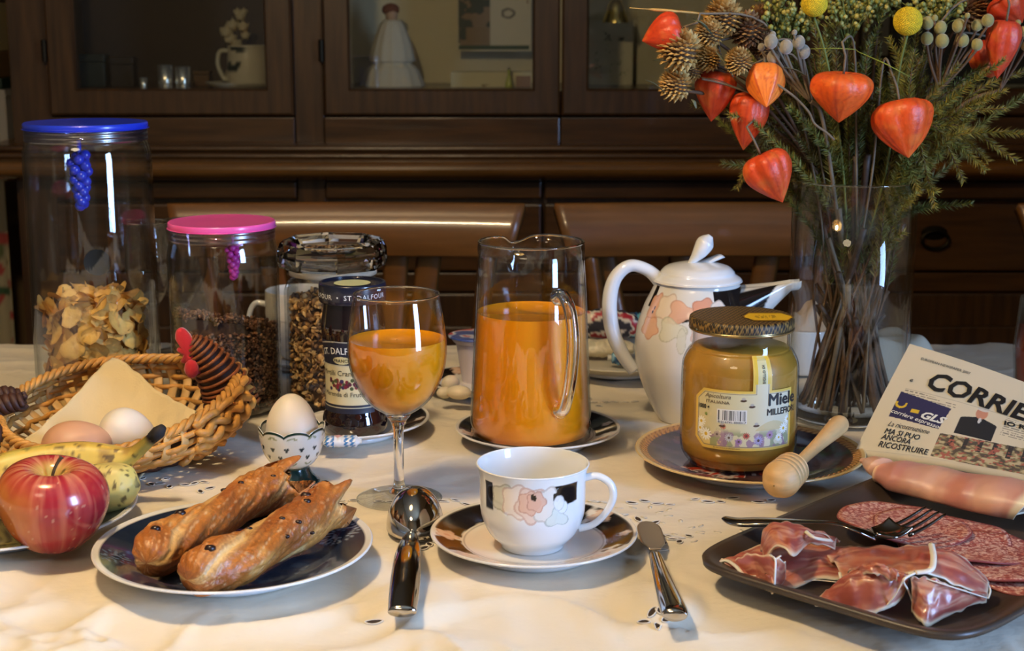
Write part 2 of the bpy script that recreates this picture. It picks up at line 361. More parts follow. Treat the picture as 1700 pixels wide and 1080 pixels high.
# things shown behind the glass doors
SH = zgb - .006
def on_shelf(px, Y): return (xx(px, Y, 140), Y, SH)
cupsilver = mat('silver', (230, 225, 210), 0.18, metal=0.85)
for k, (px, h, lab) in enumerate([(238, .022, 'smallest of the three silver beakers, leftmost in the glazed cabinet'), (275, .045, 'brightest and tallest silver beaker, middle of three in the cabinet'), (304, .042, 'silver beaker nearest the white jug in the cabinet')]):
    t = thing('silver_beaker', lab, 'cup', on_shelf(px, 2.86), group='silver beakers in the cabinet')
    w = .013 if k else .007
    obj('beaker_body', lathe([(0.0005, 0.001), (w * .9, .0), (w * 1.0, .004), (w * 1.15, h), (w * 1.08, h), (w * .9, .004), (.0005, .004)], 24), cupsilver, t)
    obj('foot_ring', lathe([(w * .7, 0), (w * 1.12, 0), (w * 1.12, .003), (w * .8, .004)], 24), cupsilver, t)
def dark_print(V, F):
    r, a = polar(V); C = np.tile(lin((205, 198, 178)), (len(V), 1))
    n = fbm(V[:, 0] * 60, V[:, 1] * 60, V[:, 2] * 60, 3)
    over(C, sm(.1, .16, n) * (V[:, 2] > .022) * (V[:, 2] < .07) * sm(.9, .5, np.abs(a + 2.2)), (32, 48, 46)); return C
t = thing('tureen_plate', 'white plate under the patterned jug inside the left cabinet door', 'plate', on_shelf(402, 2.90))
obj('plate_body', lathe(cr([(0.0005, .003), (.05, .002), (.06, .004), (.067, .010), (.067, .012), (.05, .007), (.0005, .006)], 4), 48), mat('cream_ware', (205, 200, 180), 0.3), t)
t = thing('patterned_jug', 'white jug with dark leaf pattern standing on a plate in the left cabinet', 'jug', (xx(412, 2.90, 140), 2.90, SH + .008))
VF = lathe(cr([(0.0005, .0), (.032, .0), (.037, .01), (.038, .04), (.036, .065), (.037, .07), (.035, .07), (.034, .04), (.0005, .01)], 5), 64)
obj('jug_body', VF, VP('jug_print', 0.3), t, cols=dark_print(*VF))
obj('handle', tube(cr([(-.034, 0, .062), (-.052, 0, .06), (-.056, 0, .035), (-.045, 0, .01), (-.036, 0, .012)], 6), .0045, 8), mat('cream_glaze', (200, 195, 175), 0.3), t)
t = thing('porcelain_figurine', 'white porcelain figurine of flowers seen above the jug in the left cabinet', 'figurine', (xx(395, 2.98, 140), 2.98, SH))
fg = mat('bisque', (200, 190, 165), 0.5)
obj('base', lathe([(0.0005, 0), (.03, 0), (.028, .02), (.012, .05), (.01, .09), (.0005, .09)], 20), fg, t)
for dx, dz, s in [(-.018, .105, .014), (-.006, .118, .012), (.010, .135, .011), (.014, .115, .011), (-.012, .092, .013), (.018, .098, .009), (.004, .142, .008), (.016, .142, .008)]:
    V = ICO2[0] * s; V = V * (1 + .35 * np.sin(5 * np.arctan2(V[:, 2], V[:, 0])))[:, None]
    obj('blossom', (V + np.array((dx, 0, dz)), ICO2[1]), fg, t)
for px, w, h, c, lab in [(156, .055, .062, (34, 44, 38), 'dark green box at the left of the cabinet shelf'), (207, .045, .056, (44, 34, 26), 'dark brown box beside the green box on the cabinet shelf'), (338, .03, .03, (96, 66, 34), 'small amber trinket box between beakers and jug in the cabinet')]:
    x, y, z = on_shelf(px, 2.99); t = tag(obj('keepsake_box', join(box(-w / 2, w / 2, -.02, .02, 0, h * .75, .002), box(-w / 2 - .001, w / 2 + .001, -.021, .021, h * .76, h, .002)), mat('box_card', c, .5), smooth=False, loc=(x, y, z)), lab, 'box')
# the middle doors: pale lining, dressed doll, calendar card, white carton, little bottle
LIN = mat('pale_lining', (232, 222, 186), 0.8, var=0.05, vscale=5)
cb('pale_lining', box(xx(520, 3.1), xx(1330, 3.1), 3.155, 3.165, SH, ztop - .02), LIN)
t = thing('dressed_doll', 'pale bell-skirted doll with reddish hair inside the middle cabinet door', 'doll', on_shelf(652, 3.02))
obj('skirt', lathe(cr([(.062, 0), (.05, .03), (.036, .045), (.044, .05), (.034, .09), (.018, .125), (.0005, .126)], 5), 40, rfn=lambda R, TH, Z: (R * (1 + .05 * np.sin(12 * TH)), Z)), mat('doll_lace', (226, 220, 200), 0.8), t)
obj('head', (ICO2[0] * np.array((.013, .013, .015)) + np.array((0, 0, .137)), ICO2[1]), mat('doll_face', (200, 165, 135), 0.6), t)
obj('hair', (ICO2[0] * np.array((.018, .017, .013)) + np.array((-.002, .004, .147)), ICO2[1]), mat('doll_hair', (120, 62, 40), 0.8), t)
def card(name, px0, px1, py0, py1, Y, paint, label, cat, m='card_print', n=(60, 60), th=.003):
    xa, xb = xx(px0, Y, (py0 + py1) / 2), xx(px1, Y, (py0 + py1) / 2); za, zb_ = zy(py1, Y), zy(py0, Y)
    t = thing(name, label, cat, ((xa + xb) / 2, Y, za)); w, h = xb - xa, zb_ - za
    V, F, u, v = grid(lambda u, v: np.column_stack([(u - .5) * w, 0 * u - th, v * h]), *n)
    C = np.tile(lin((222, 212, 182)), (len(V), 1)); paint(C, u, v); obj('printed_face', (V, F), VP(m + name, 0.6), t, cols=C)
    obj('backing', box(-w / 2, w / 2, -th + .0005, 0, 0, h), mat('grey_card', (150, 145, 125), .8), t, smooth=False); return t
R4 = lambda u, v, a, b, c, d: ((u > a) & (u < b) & (v > c) & (v < d)).astype(float)
def p_cal(C, u, v):
    over(C, R4(u, v, .03, .97, .02, .10), (52, 78, 52)); over(C, R4(u, v, .03, .45, .12, 1), (52, 66, 54))
    n = fbm(u * 7, v * 9, 0, 3); over(C, R4(u, v, .05, .45, .1, 1) * (n > .08), (150, 125, 98)); over(C, R4(u, v, .12, .42, .13, .38), (148, 122, 90))
    over(C, R4(u, v, .7, .95, .75, .98) * (n > 0), (150, 95, 75)); over(C, R4(u, v, .6, .78, .5, .75) * (np.abs(np.hypot(u - .69, (v - .6) * 1.2) - .08) < .02), (120, 112, 98))
card('wall_calendar', 758, 882, -20, 85, 3.10, p_cal, 'calendar page with a dark green stripe hanging in the middle cabinet', 'calendar')
def p_box(C, u, v):
    C[:] = lin((226, 218, 180)); over(C, R4(u, v, .3, .5, .1, .4) * (fbm(u * 20, v * 10, 3) > .1), (150, 130, 100)); over(C, R4(u, v, .8, 1, .2, .8), (165, 130, 110))
card('white_carton', 750, 882, 118, 152, 3.0, p_box, 'low cream carton on the shelf below the calendar', 'box', th=.04)
t = thing('miniature_bottle', 'tiny bright yellow-green glass bottle before the cream carton in the cabinet', 'bottle', on_shelf(845, 2.93))
obj('bottle_body', lathe(cr([(.0005, 0), (.007, .0), (.0075, .006), (.005, .018), (.0028, .024), (.003, .034), (.0005, .034)], 4), 16), mat('lime_glass', (190, 200, 90), 0.1, coat=1), t)
obj('stopper', (ICO1[0] * .0038 + np.array((0, 0, .036)), ICO1[1]), cupsilver, t)
def p_draw(C, u, v):
    C[:] = lin((216, 206, 172)); n = fbm(u * 5, v * 6, 2, 4); over(C, (np.abs(n) < .02) * R4(u, v, .1, .9, .2, .6), (128, 122, 92)); over(C, (np.abs(fbm(u * 3, v * 14, 5)) < .03) * R4(u, v, .25, .8, .72, .85), (90, 88, 80))
card('framed_drawing', 978, 1050, 35, 152, 3.06, p_draw, 'faint pencil drawing on cream paper in the right-hand middle cabinet', 'drawing')
t = thing('hand_bell', 'small shiny bell hanging behind the cabinet glass left of the flowers', 'bell', (xx(1022, 2.95, 20), 2.95, zy(38, 2.95)))
obj('bell_body', lathe(cr([(.025, 0), (.024, .006), (.019, .02), (.015, .034), (.008, .044), (.0005, .046)], 4), 24), mat('gilt', (190, 170, 105), 0.25, metal=.8), t)
obj('loop', tube(cr([(0, 0, .045), (.006, 0, .055), (0, 0, .064), (-.006, 0, .055), (0, 0, .045)], 5), .0016, 6), BRASS, t)
obj('cord', tube([(0, 0, .062), (0, 0, .3)], .0008, 5), INK, t)
card('plain_sheet', 1058, 1290, -10, 152, 3.09, lambda C, u, v: over(C, np.ones(len(u)), (206, 196, 160)), 'blank beige sheet behind the orange lantern at the left of the bouquet', 'paper', n=(4, 4))
def p_strip(C, u, v):
    C[:] = lin((158, 152, 140))
    for k in range(4): over(C, R4(u, v, .25, .75, .06 + .24 * k, .22 + .24 * k) * (fbm(u * 4, v * 20, k) > -.12), (62, 58, 56))
card('photo_strip', 1432, 1476, -20, 92, 2.98, p_strip, 'upright strip of small dark photos behind the bouquet', 'photo')
card('dark_folder', 1480, 1728, -20, 139, 3.05, lambda C, u, v: over(C, np.ones(len(u)), (30, 42, 56)), 'dark blue panel behind the right half of the bouquet', 'panel', n=(4, 4))
t = tag(obj('glass_tray', box(-.11, .11, -.03, .03, 0, .006, .002), mat('pale_tray', (140, 142, 132), .2), loc=(xx(1670, 2.95, 139), 2.95, SH)), 'pale tray edge on the right cabinet shelf', 'tray')

# left edge: shelving with files, and a floral cloth hanging below
xl = xx(-8, 2.95)
sh = thing('side_shelf', 'open shelf unit past the left end of the cabinet', 'shelf', (xl, 2.98, FZ))
for z in (zy(250, 2.98), zy(20, 2.98) + .1): obj('shelf_board', box(-.18, .055, -.12, .15, z - FZ - .012, z - FZ + .0, .002), WOODH, sh, smooth=False)
obj('side_board', box(-.2, -.18, -.12, .15, 0, 1.7), WOODV, sh, smooth=False)
zsb = zy(250, 2.98)
tag(obj('white_file_box', join(box(-.07, .045, -.1, .1, .001, zy(148, 2.9) - zsb), box(-.072, .047, -.102, .102, zy(160, 2.9) - zsb, zy(156, 2.9) - zsb)), mat('file_card', (160, 155, 148), .7), loc=(xl, 2.98, zsb), smooth=False), 'pale grey file box at the left edge beside the cabinet', 'box')
tag(obj('green_book', join(box(-.07, .04, -.1, .1, 0, .02, .002), box(-.068, .038, -.101, -.1, .004, .016)), mat('green_cloth', (22, 48, 36), .6), loc=(xl, 2.98, zy(147, 2.9)), smooth=False), 'dark green book lying on the pale file box at the left edge', 'book')
tag(obj('tan_book', join(box(-.07, .036, -.1, .1, 0, .048, .002), box(-.068, .034, -.101, -.1, .006, .04)), mat('tan_cloth', (120, 90, 55), .6), loc=(xl, 2.98, zy(147, 2.9) + .021), smooth=False), 'tan book on top of the green one at the left edge', 'book')
tag(obj('cream_book', join(box(-.07, .032, -.1, .1, 0, .09, .002), box(-.068, .03, -.101, -.1, .006, .08)), mat('cream_cloth', (176, 160, 120), .6), loc=(xl, 2.98, zy(147, 2.9) + .07), smooth=False), 'thick cream book topmost at the left edge by the cabinet', 'book')
def fcl(u, v):
    return np.column_stack([(u - 1) * .3, .02 * np.sin(u * 22) * (1 - v * .5), (v - 1) * .62])
V, F, u, v = grid(fcl, 60, 80); C = np.tile(lin((172, 162, 132)), (len(V), 1)); n = fbm(u * 9, v * 16, 1, 3)
over(C, sm(.12, .2, n), (96, 104, 66)); over(C, sm(.16, .22, fbm(u * 11, v * 20, 9, 3)), (168, 72, 66)); over(C, R4(u, v, 0, 1, .62, .64), (60, 90, 60))
cl = tag(obj('floral_curtain', (V, F), VP('floral_cotton', .9), cols=C, loc=(xx(19, 2.95, 400), 2.93, zy(290, 2.93)), solid=.002), 'cream cotton hanging with red flowers at the left edge', 'curtain')

# ------------------------------------------------------------------ chairs behind the table
def chair(label, pxl, pxr, Y, slats):
    xa, xb = D(pxl, 345, Y).x, D(pxr, 345, Y).x; w = xb - xa; zt = D(0, 345, Y).z; zb_ = D(0, 424, Y).z; s = -.75
    t = thing('dining_chair', label, 'chair', ((xa + xb) / 2, Y, FZ)); zt -= FZ; zb_ -= FZ; h = w / 2
    def rail(u, v):
        a = u * 2 - 1; half = h * (1 - .075 * (1 - v) ** 1.0)
        return np.column_stack([a * half, .016 * (1 - a * a) - .004 * np.sin(np.clip(v / .75, 0, 1) * PI) + .012 * np.clip((v - .55) / .45, 0, 1) ** 2, zb_ + (zt - zb_) * v])
    V, F, u, v = grid(rail, 40, 26); obj('top_rail', (V, F), CHAIRW, t, solid=.018)
    for sx in (-1, 1):
        obj('back_post', tube(cr([(sx * h * .80, .012, zb_ + .006), (sx * h * .74, .01, zb_ - .12), (sx * h * .72, -.01, .45), (sx * h * .74, .04, 0)], 5), .017, 8, flat=.7), CHAIRW, t)
        obj('leg', tube([(sx * h * .80, -.38, .43), (sx * h * .78, -.39, 0)], [.019, .014], 8), CHAIRW, t)
    for a, b in slats:
        obj('splat', tube(cr([(a * h, .03, zb_ + .004), ((a * .6 + b * .4) * h, .035, zb_ - .07), (b * h, .02, zb_ - .17), (b * h * .9, 0, .47)], 6), .0058, 8, flat=3.0), CHAIRW, t)
    obj('seat', box(-h * .86, h * .86, -.42, .01, .425, .465, .012), CHAIRW, t, smooth=False)
    obj('lower_rail', box(-h * .7, h * .7, -.006, .014, .5, .53, .004), CHAIRW, t, smooth=False)
    for sx in (-1, 1): obj('stretcher', tube([(sx * h * .78, -.38, .2), (sx * h * .74, .02, .2)], .01, 6), CHAIRW, t)
    return t
chair('wooden chair behind the pink-lidded jar and the pitcher', 275, 872, 2.0, [(.27, .22), (.46, .36), (-.1, -.08), (-.45, -.34)])
chair('wooden chair behind the coffee pot and the flower vase', 920, 1518, 2.0, [(-.72, -.58), (-.28, -.2), (.22, .12), (.5, .33)])
chair('wooden chair whose top rail just enters at the right edge', 1692, 2280, 2.02, [(0, 0), (.4, .3), (-.4, -.3)])

# ------------------------------------------------------------------ table and cloth
TX, TY0, TY1 = 1.0, 0.42, 1.765
tb = thing('dining_table', 'dining table hidden under the white embroidered cloth', 'table', (0, (TY0 + TY1) / 2, FZ))
ty = (TY0 + TY1) / 2
obj('tabletop', box(-TX + .01, TX - .01, TY0 - ty + .01, TY1 - ty - .01, -FZ - .062, -FZ - .032, .005), WOODH, tb, smooth=False)
for sx in (-1, 1):
    for sy in (-1, 1): obj('leg', tube([(sx * .9, sy * .58, -FZ - .035), (sx * .9, sy * .58, 0)], [.035, .025], 8), WOODV, tb)
obj('apron', join(box(-.9, .9, -.59, -.57, .62, .715), box(-.9, .9, .57, .59, .62, .715)), WOODH, tb, smooth=False)
REST = [(-.410, 1.456, .07), (-.276, 1.437, .065), (-.174, 1.444, .06), (-.137, 1.377, .066), (-.181, 1.197, .03), (-.09, 1.157, .04), (.024, 1.321, .08), (.016, 1.035, .06),
        (.175, 1.40, .05), (.204, 1.245, .09), (.32, 1.41, .065), (-.196, 1.009, .09), (-.371, 1.077, .085), (-.345, 1.27, .12), (.27, 1.0, .13), (-.068, .95, .02), (-.0725, 1.07, .035), (.1, .95, .02), (.1, 1.05, .02), (.44, 1.2, .12), (.34, 1.3, .08)]
def cloth_z(x, y):
    x = np.asarray(x, float); y = np.asarray(y, float)
    wx = x + .05 * vn3(x * 5, y * 5, 2); wy = y + .05 * vn3(x * 5, y * 5, 8)
    rid = 1 - np.abs(fbm(wx * 9, wy * 16, 4, 3)) * 2.2
    rid2 = 1 - np.abs(fbm(wx * 26 + 5, wy * 20, 14, 2)) * 2.2
    soft = fbm(x * 6, y * 9, 21, 2)
    z = .0034 * (np.clip(rid, 0, 1) ** 3 - 1) * .8 + .0014 * (np.clip(rid2, 0, 1) ** 2 - 1) + .0022 * (soft - .5)
    front = 1 + 2.2 * sm(.99, .88, y)
    m = np.ones_like(x)
    for a, b, r in REST: m = np.minimum(m, sm(r * .85, r * 1.25 + .015, np.hypot(x - a, y - b)))
    return np.minimum(z * front, 0) * (.12 + .88 * m) - .0003
E0, E1 = .012, .20
def drape(t, lim):
    """distance past an edge -> (horizontal, drop)"""
    a = np.clip(t / E0, 0, PI / 2); return np.where(t > 0, E0 * np.sin(a), t), np.where(t > 0, -E0 * (1 - np.cos(a)) - np.clip(t - E0 * PI / 2, 0, None), 0)
def clothf(u, v):
    sx = -(TX + E1) + u * 2 * (TX + E1); sy = TY0 - E1 + v * (TY1 - TY0 + 2 * E1)
    ax, dx = drape(np.abs(sx) - (TX - E0), 0); X = np.sign(sx) * np.where(np.abs(sx) > TX - E0, TX - E0 + ax, np.abs(sx))
    Y = sy.copy(); dz = np.zeros_like(sy)
    h, d = drape(sy - (TY1 - E0), 0); k = sy > TY1 - E0; Y = np.where(k, TY1 - E0 + h, Y); dz += np.where(k, d, 0)
    h, d = drape((TY0 + E0) - sy, 0); k = sy < TY0 + E0; Y = np.where(k, TY0 + E0 - h, Y); dz += np.where(k, d, 0)
    Z = np.where(np.abs(sx) > TX - E0, dx, 0) + dz
    w = np.clip(-Z / .1, 0, 1); Y = Y + w * .015 * np.sin(X * 34) * (Z < 0); 
    return np.column_stack([X, Y, Z + cloth_z(X, Y)])
V, F, u, v = grid(clothf, 640, 480)
mcl = mat('white_linen', (224, 213, 190), 0.85, bump=0.35, bscale=90, bstretch=(1, 1.6, 1), sheen=.2)
tc = obj('tablecloth', (V, F), mcl); tag(tc, 'white embroidered cutwork tablecloth spread over the table', 'tablecloth')
# cutwork: little leaf-shaped holes with whipped edges
holes = []
def slit(px, py, ln, wd, ang): p = T(px, py); holes.append((p.x, p.y, ln, wd, ang))
for i, px in enumerate(np.arange(545, 1300, 21)):
    if i % 5 != 3: slit(px, 829 + 3 * math.sin(i * 1.7) - .004 * (px - 800), .0092 + .002 * math.sin(i * 3), .0042, .15 * math.sin(i * 2))
for cx, cy in [(1062, 862), (1120, 893), (706, 903), (984, 858), (262, 800), (980, 661), (1090, 1012), (330, 805)]:
    for k in range(5): slit(cx + (k - 2) * 11 + 4 * math.sin(k * 5 + cx), cy + 7 * math.sin(k * 2.4 + cx), .0085, .0046, k * .9 + cx)
for i, px in enumerate(np.arange(985, 1060, 17)): slit(px, 660, .008, .0028, 0)
for px, py in [(1125, 890), (1096, 912), (1088, 897), (620, 1012), (560, 828), (1030, 850)]: slit(px, py, .012, .003, .1)
HV, HF, RV = [], [], []
for (x, y, ln, wd, an) in holes:
    th = np.arange(14) / 14 * 2 * PI; px = ln / 2 * np.cos(th); py = wd / 2 * np.sin(th) * np.abs(np.sin(th)) ** .3
    X = x + px * math.cos(an) - py * math.sin(an); Y = y + px * math.sin(an) + py * math.cos(an); Z = cloth_z(X, Y) + .0006
    HV.append(np.column_stack([X, Y, Z])); RV.append(tube(list(zip(np.r_[X, X[0]], np.r_[Y, Y[0]], np.r_[Z, Z[0]] + .0001)), .0005, 5, caps=False))
hv = join(*[(h, [list(range(14))]) for h in HV])
tag(obj('cutwork_opening', hv, mat('shadowed_wood', (52, 38, 26), .8), tc), kind='stuff')
tag(obj('cutwork_stitching', join(*RV), mat('white_thread', (222, 216, 204), .8), tc), kind='stuff')
# raised white embroidery
EM = []
for cx, cy, s in [(.16, 1.06, 1), (.12, 1.09, .8), (.10, 1.13, .8)]:
    for k in range(9):
        a = k * 2.4; x, y = cx + .02 * s * math.cos(a) * (1 + .3 * (k % 3)), cy + .018 * s * math.sin(a) * (1 + .3 * (k % 2)); z = float(cloth_z(x, y))
        EM.append(xf((ICO1[0] * np.array((.0045, .0020, .00035)), ICO1[1].tolist()), (x, y, z), (0, 0, a + .6)))
tag(obj('raised_embroidery', join(*EM), mcl, tc), kind='stuff')

# ------------------------------------------------------------------ crockery decor
BLK = (30, 24, 22)
def rim_decor(R, rot=0.0, seed=0, inner=.70):
    """black border broken by peach and cream blossoms, thin grey line inside"""
    def f(V):
        r, a = polar(V); q = r / R; C = np.tile(lin((226, 222, 214)), (len(V), 1)); top = (V[:, 2] > .0)
        n = fbm(V[:, 0] * 90, V[:, 1] * 90, seed, 3)
        band = sm(inner - .005, inner + .005, q + .02 * n) * sm(.965, .955, q)
        d = lambda x, y: np.abs((x - y + PI) % (2 * PI) - PI)
        blk = np.zeros(len(V))
        for c, w in ((2.5, .62), (.15, .6), (1.2, .45), (3.5, .3)): blk = np.maximum(blk, sm(w + .03, w - .03, d(a, c + rot) + .25 * n))
        over(C, band * blk, BLK)
        for k, (c, rr, s, col) in enumerate([(3.15, .84, .11, (222, 190, 168)), (3.9, .85, .13, (230, 206, 190)), (4.4, .84, .12, (222, 196, 178)), (5.0, .86, .13, (232, 212, 200)), (5.5, .84, .11, (224, 196, 176)), (.65, .84, .12, (226, 196, 172)), (1.9, .84, .13, (226, 190, 164)), (.0, .88, .06, (226, 212, 200))]):
            x, y = R * rr * math.cos(c + rot), R * rr * math.sin(c + rot); dd = np.hypot(V[:, 0] - x, V[:, 1] - y) / (R * s)
            wav = 1 + .18 * np.cos(5 * np.arctan2(V[:, 1] - y, V[:, 0] - x) + k)
            over(C, sm(1.03, .97, dd / wav) * band * .9, col); over(C, (np.abs(dd / wav - .95) < .07) * band * .35, (150, 110, 96)); over(C, sm(.3, .2, dd) * band * .5, (206, 140, 112))
        over(C, (np.abs(q - inner + .02) < .008) * .6, (120, 116, 112)); return C
    return f
def plate_prof(R, h, foot=.62, t=.003, k=5):
    return cr([(.0008, .0035), (R * .5, .0035), (R * .66, .0045), (R * .80, h * .55), (R * .97, h - .0012), (R, h), (R * .998, h + .0012), (R * .97, h + .001), (R * .80, h * .55 + t), (R * .66, .0045 + t), (R * .5, .0035 + t - .0003), (.0008, .0035 + t - .0005)], k)
def plate(name, label, cat, loc, R, h, paint, n=260, group=None, m=None, finish=.12, k=9):
    t = thing(name, label, cat, loc, group=group); VF = lathe(plate_prof(R, h, k=k), n); V = VF[0]
    obj('dish', VF, m or CERAMV, t, cols=paint(V))
    obj('foot_ring', lathe([(R * .58, 0.0), (R * .62, 0.0), (R * .64, .0045), (R * .56, .0045)], 48), CERAM, t); return t
FL = .0036   # height at which things rest in a dish floor (3.5 + 3 mm)
DF = .0063

# ---- coffee cup and saucer
SA = T(886, 912)
plate('saucer', 'white saucer with black flowered border under the coffee cup', 'saucer', (SA.x, SA.y, 0), .0745, .014, rim_decor(.0745))
cu = T(884, 905, DF); cup = thing('coffee_cup', 'empty white coffee cup with peach flowers and a black patch', 'cup', (cu.x, cu.y, DF), 0)
cp = cr([(.0008, .003), (.016, .003), (.017, .0), (.0215, .0), (.024, .004), (.0315, .012), (.0365, .024), (.0375, .036), (.0378, .052), (.0395, .060), (.0402, .0615), (.0396, .0622), (.0385, .0608), (.0365, .052), (.0360, .036), (.0350, .024), (.030, .0145), (.022, .008), (.0008, .0062)], 24)
VF = lathe(cp, 480); V = VF[0]; r, a = polar(V); z = V[:, 2]; C = np.tile(lin((232, 232, 230)), (len(V), 1))
outm = (np.arange(len(V)) < len(V) * .56).astype(float); s = (a + PI / 2) * .0375   # s: metres to the right of the face towards the camera
n = fbm(V[:, 0] * 120, V[:, 1] * 120, z * 120, 3)
zt = .0555; BS = 1.22
def cblob(cx, cz, rx, rz, col, al=1, line=None, w=0.12, k=5, ph=0):
    rx *= BS; rz *= BS; cz -= (BS - 1) * .008
    dx, dz = (s - cx) / rx, (z - cz) / rz; d = np.hypot(dx, dz) / (1 + w * np.cos(k * np.arctan2(dz, dx) + ph))
    over(C, outm * sm(1.05, .95, d) * al, col)
    if line: over(C, outm * (np.abs(d - .97) < .06) * .55, line)
over(C, outm * sm(.0115, .0125, s) * sm(.0355, .035, s) * sm(.0395, .0402, z - .12 * (s - .02)) * sm(zt, zt - .0006, z), BLK)
over(C, outm * sm(-.040, -.0395, s) * sm(-.031, -.0315, s) * sm(.034, .036, z) * sm(zt, zt - .0006, z), BLK)
over(C, outm * sm(.0018, .0, np.abs(z - (.0425 - .22 * (s + .03)))) * sm(-.034, -.032, s) * sm(-.0185, -.02, s), BLK)
cblob(-.0215, .047, .0085, .0085, (214, 212, 196), .9, (150, 146, 130)); cblob(-.012, .046, .009, .010, (236, 224, 212), 1, (190, 160, 146)); cblob(-.001, .044, .0095, .0105, (232, 208, 190), 1, (196, 150, 130), ph=2)
cblob(.010, .043, .0085, .011, (234, 226, 214), 1, (180, 168, 156)); cblob(-.003, .0455, .0062, .007, (226, 184, 158), 1, (190, 130, 110)); cblob(.002, .0465, .0055, .006, (224, 176, 150), .9, (180, 120, 100))
cblob(-.0005, .050, .0010, .0020, BLK); cblob(.0010, .0492, .0009, .0018, BLK); cblob(.0165, .049, .0022, .0028, BLK)
cblob(.0175, .034, .0065, .0055, (222, 226, 214), .9, (150, 160, 150), .3, 3, 1.6); cblob(.0215, .041, .0035, .0038, (236, 238, 236), 1, (160, 160, 156), 0)
cblob(.0185, .0445, .0035, .0045, (236, 234, 230), .9, (160, 160, 156), 0)
obj('cup_body', VF, CERAMV, cup, cols=C)
ha = math.radians(-10)
hp = cr([(.0355, .052), (.046, .0545), (.0555, .049), (.0575, .039), (.052, .027), (.0435, .0185), (.0335, .0150)], 7)
obj('handle', tube([(x * math.cos(ha), x * math.sin(ha), z_) for x, z_ in hp], cr([(.0035,), (.0034,), (.0036,), (.0036,), (.0034,), (.0033,), (.0036,)], 7)[:, 0], 14, flat=.75), CERAM, cup)

# ---- serving spoon lying bowl down
sp = thing('serving_spoon', 'polished steel serving spoon lying bowl down left of the cup', 'spoon', (-.0725, 1.075, 0))
def bowlf(u, v):
    th = u * 2 * PI; ph = v * PI / 2; rx, ry, rz = .0208, .030, .0300
    y = ry * np.sin(th); tip = 1 - .12 * np.clip(-y / ry, 0, 1) ** 2
    return np.column_stack([rx * np.cos(th) * np.cos(ph) * tip, y * np.cos(ph), .0035 + rz * np.sin(ph) ** .92])
V, F, u, v = grid(bowlf, 65, 26); obj('spoon_bowl', (V, F), STEEL, sp, solid=.0014)
path = cr([(0, -.020, .016), (0, -.029, .0085), (.0, -.045, .0135), (.001, -.09, .0165), (.0018, -.135, .0105), (.0022, -.168, .0045)], 8)
wd = cr([(.0030,), (.0027,), (.0044,), (.0088,), (.0100,), (.0092,)], 8)[:, 0]
obj('handle', tube(path, wd, 20, flat=.42), STEEL, sp)

# ---- butter knife
kp = [T(1075, 868, .003), T(1080, 895, .004), T(1088, 921, .006), T(1102, 965, .007), T(1118, 1012, .006), T(1120, 1022, .0055)]
kn = thing('butter_knife', 'steel butter knife with rounded blade right of the saucer', 'knife', (kp[2].x, kp[2].y, 0)); o0 = np.array((kp[2].x, kp[2].y, 0))
ax = np.array(kp[5] - kp[0])[:2]; ax /= np.linalg.norm(ax); pr = np.array((-ax[1], ax[0]))
def blade(u, v):
    L = .066; w = .0094 * np.sqrt(np.clip(1 - (1 - np.clip(u * 3.2, 0, 1)) ** 2, .0, 1)) * (1 - .50 * sm(.72, 1, u)); c = (v - .5) * 2
    side = np.where(c > 0, 1.0, .9); P = np.array(kp[0])[None, :2] + ax * (u * L)[:, None] + pr * (c * w * side - .001)[:, None]
    return np.column_stack([P - o0[:2], .0042 + .0022 * u + 0 * c])
V, F, u, v = grid(blade, 30, 12); obj('blade', (V, F), mat('brushed_blade', (190, 180, 162), .34, metal=.9), kn, solid=.0012)
hpts = cr([np.array(kp[2]) - o0 + np.array((0, .004, 0)), np.array(kp[3]) - o0, np.array(kp[4]) - o0, np.array(kp[5]) - o0], 8)
obj('handle', tube(hpts, cr([(.0042,), (.0068,), (.0088,), (.0074,)], 8)[:, 0], 20, flat=.55), STEEL, kn)

# ---- wine glass with juice
def glass_wall(prof, t, k=6, n=96):
    P = cr(prof, k); dP = np.gradient(P, axis=0); dP /= np.linalg.norm(dP, axis=1)[:, None]; Nn = np.column_stack([-dP[:, 1], dP[:, 0]])
    I = P + Nn * t; I[:, 0] = np.clip(I[:, 0], .0006, None); return lathe(np.concatenate([P, I[::-1]]), n), P
def wine_glass(name, label, px, py, juice=True, rim_z=.166, rb=.039, rr=.0333, bz=.068, cat='glass'):
    p = T(px, py); t = thing(name, label, cat, (p.x, p.y, 0)); s_ = rim_z - bz
    pr_ = [(.0008, bz), (.012, bz + .003), (.026, bz + .014), (.0355, bz + s_ * .33), (rb, bz + s_ * .52), (rb * .975, bz + s_ * .72), (rr, rim_z)]
    (VF, P) = glass_wall(pr_, .0011); obj('bowl', VF, GLASS, t)
    obj('rim', tube([(P[-1][0] * math.cos(a), P[-1][0] * math.sin(a), rim_z) for a in np.linspace(0, 2 * PI, 72)], .00075, 6, caps=False), SOLIDGLASS, t)
    obj('stem', lathe(cr([(.0006, .0035), (.008, .005), (.0045, .012), (.0040, .035), (.0042, .056), (.0065, .064), (.0100, bz + .0015), (.0006, bz + .002)], 6), 32), SOLIDGLASS, t)
    obj('foot', lathe(cr([(.0006, .0045), (.010, .0042), (.024, .0020), (.0325, .0009), (.0333, .0004), (.0325, .0001), (.010, .0001), (.0006, .0001)], 6), 64), GLASS, t)
    return t, P
JUICE = mat('orange_juice', (252, 156, 4), 0.35, sss=.25, sssc=(1, .5, .06), spec=.3, emit=None)
JUICETOP = mat('juice_surface', (228, 146, 12), 0.12, spec=.4)
wg, P = wine_glass('wine_glass', 'stemmed wine glass two-thirds filled with orange juice', 663, 826)
zj = D(663, 573, 1.13).z
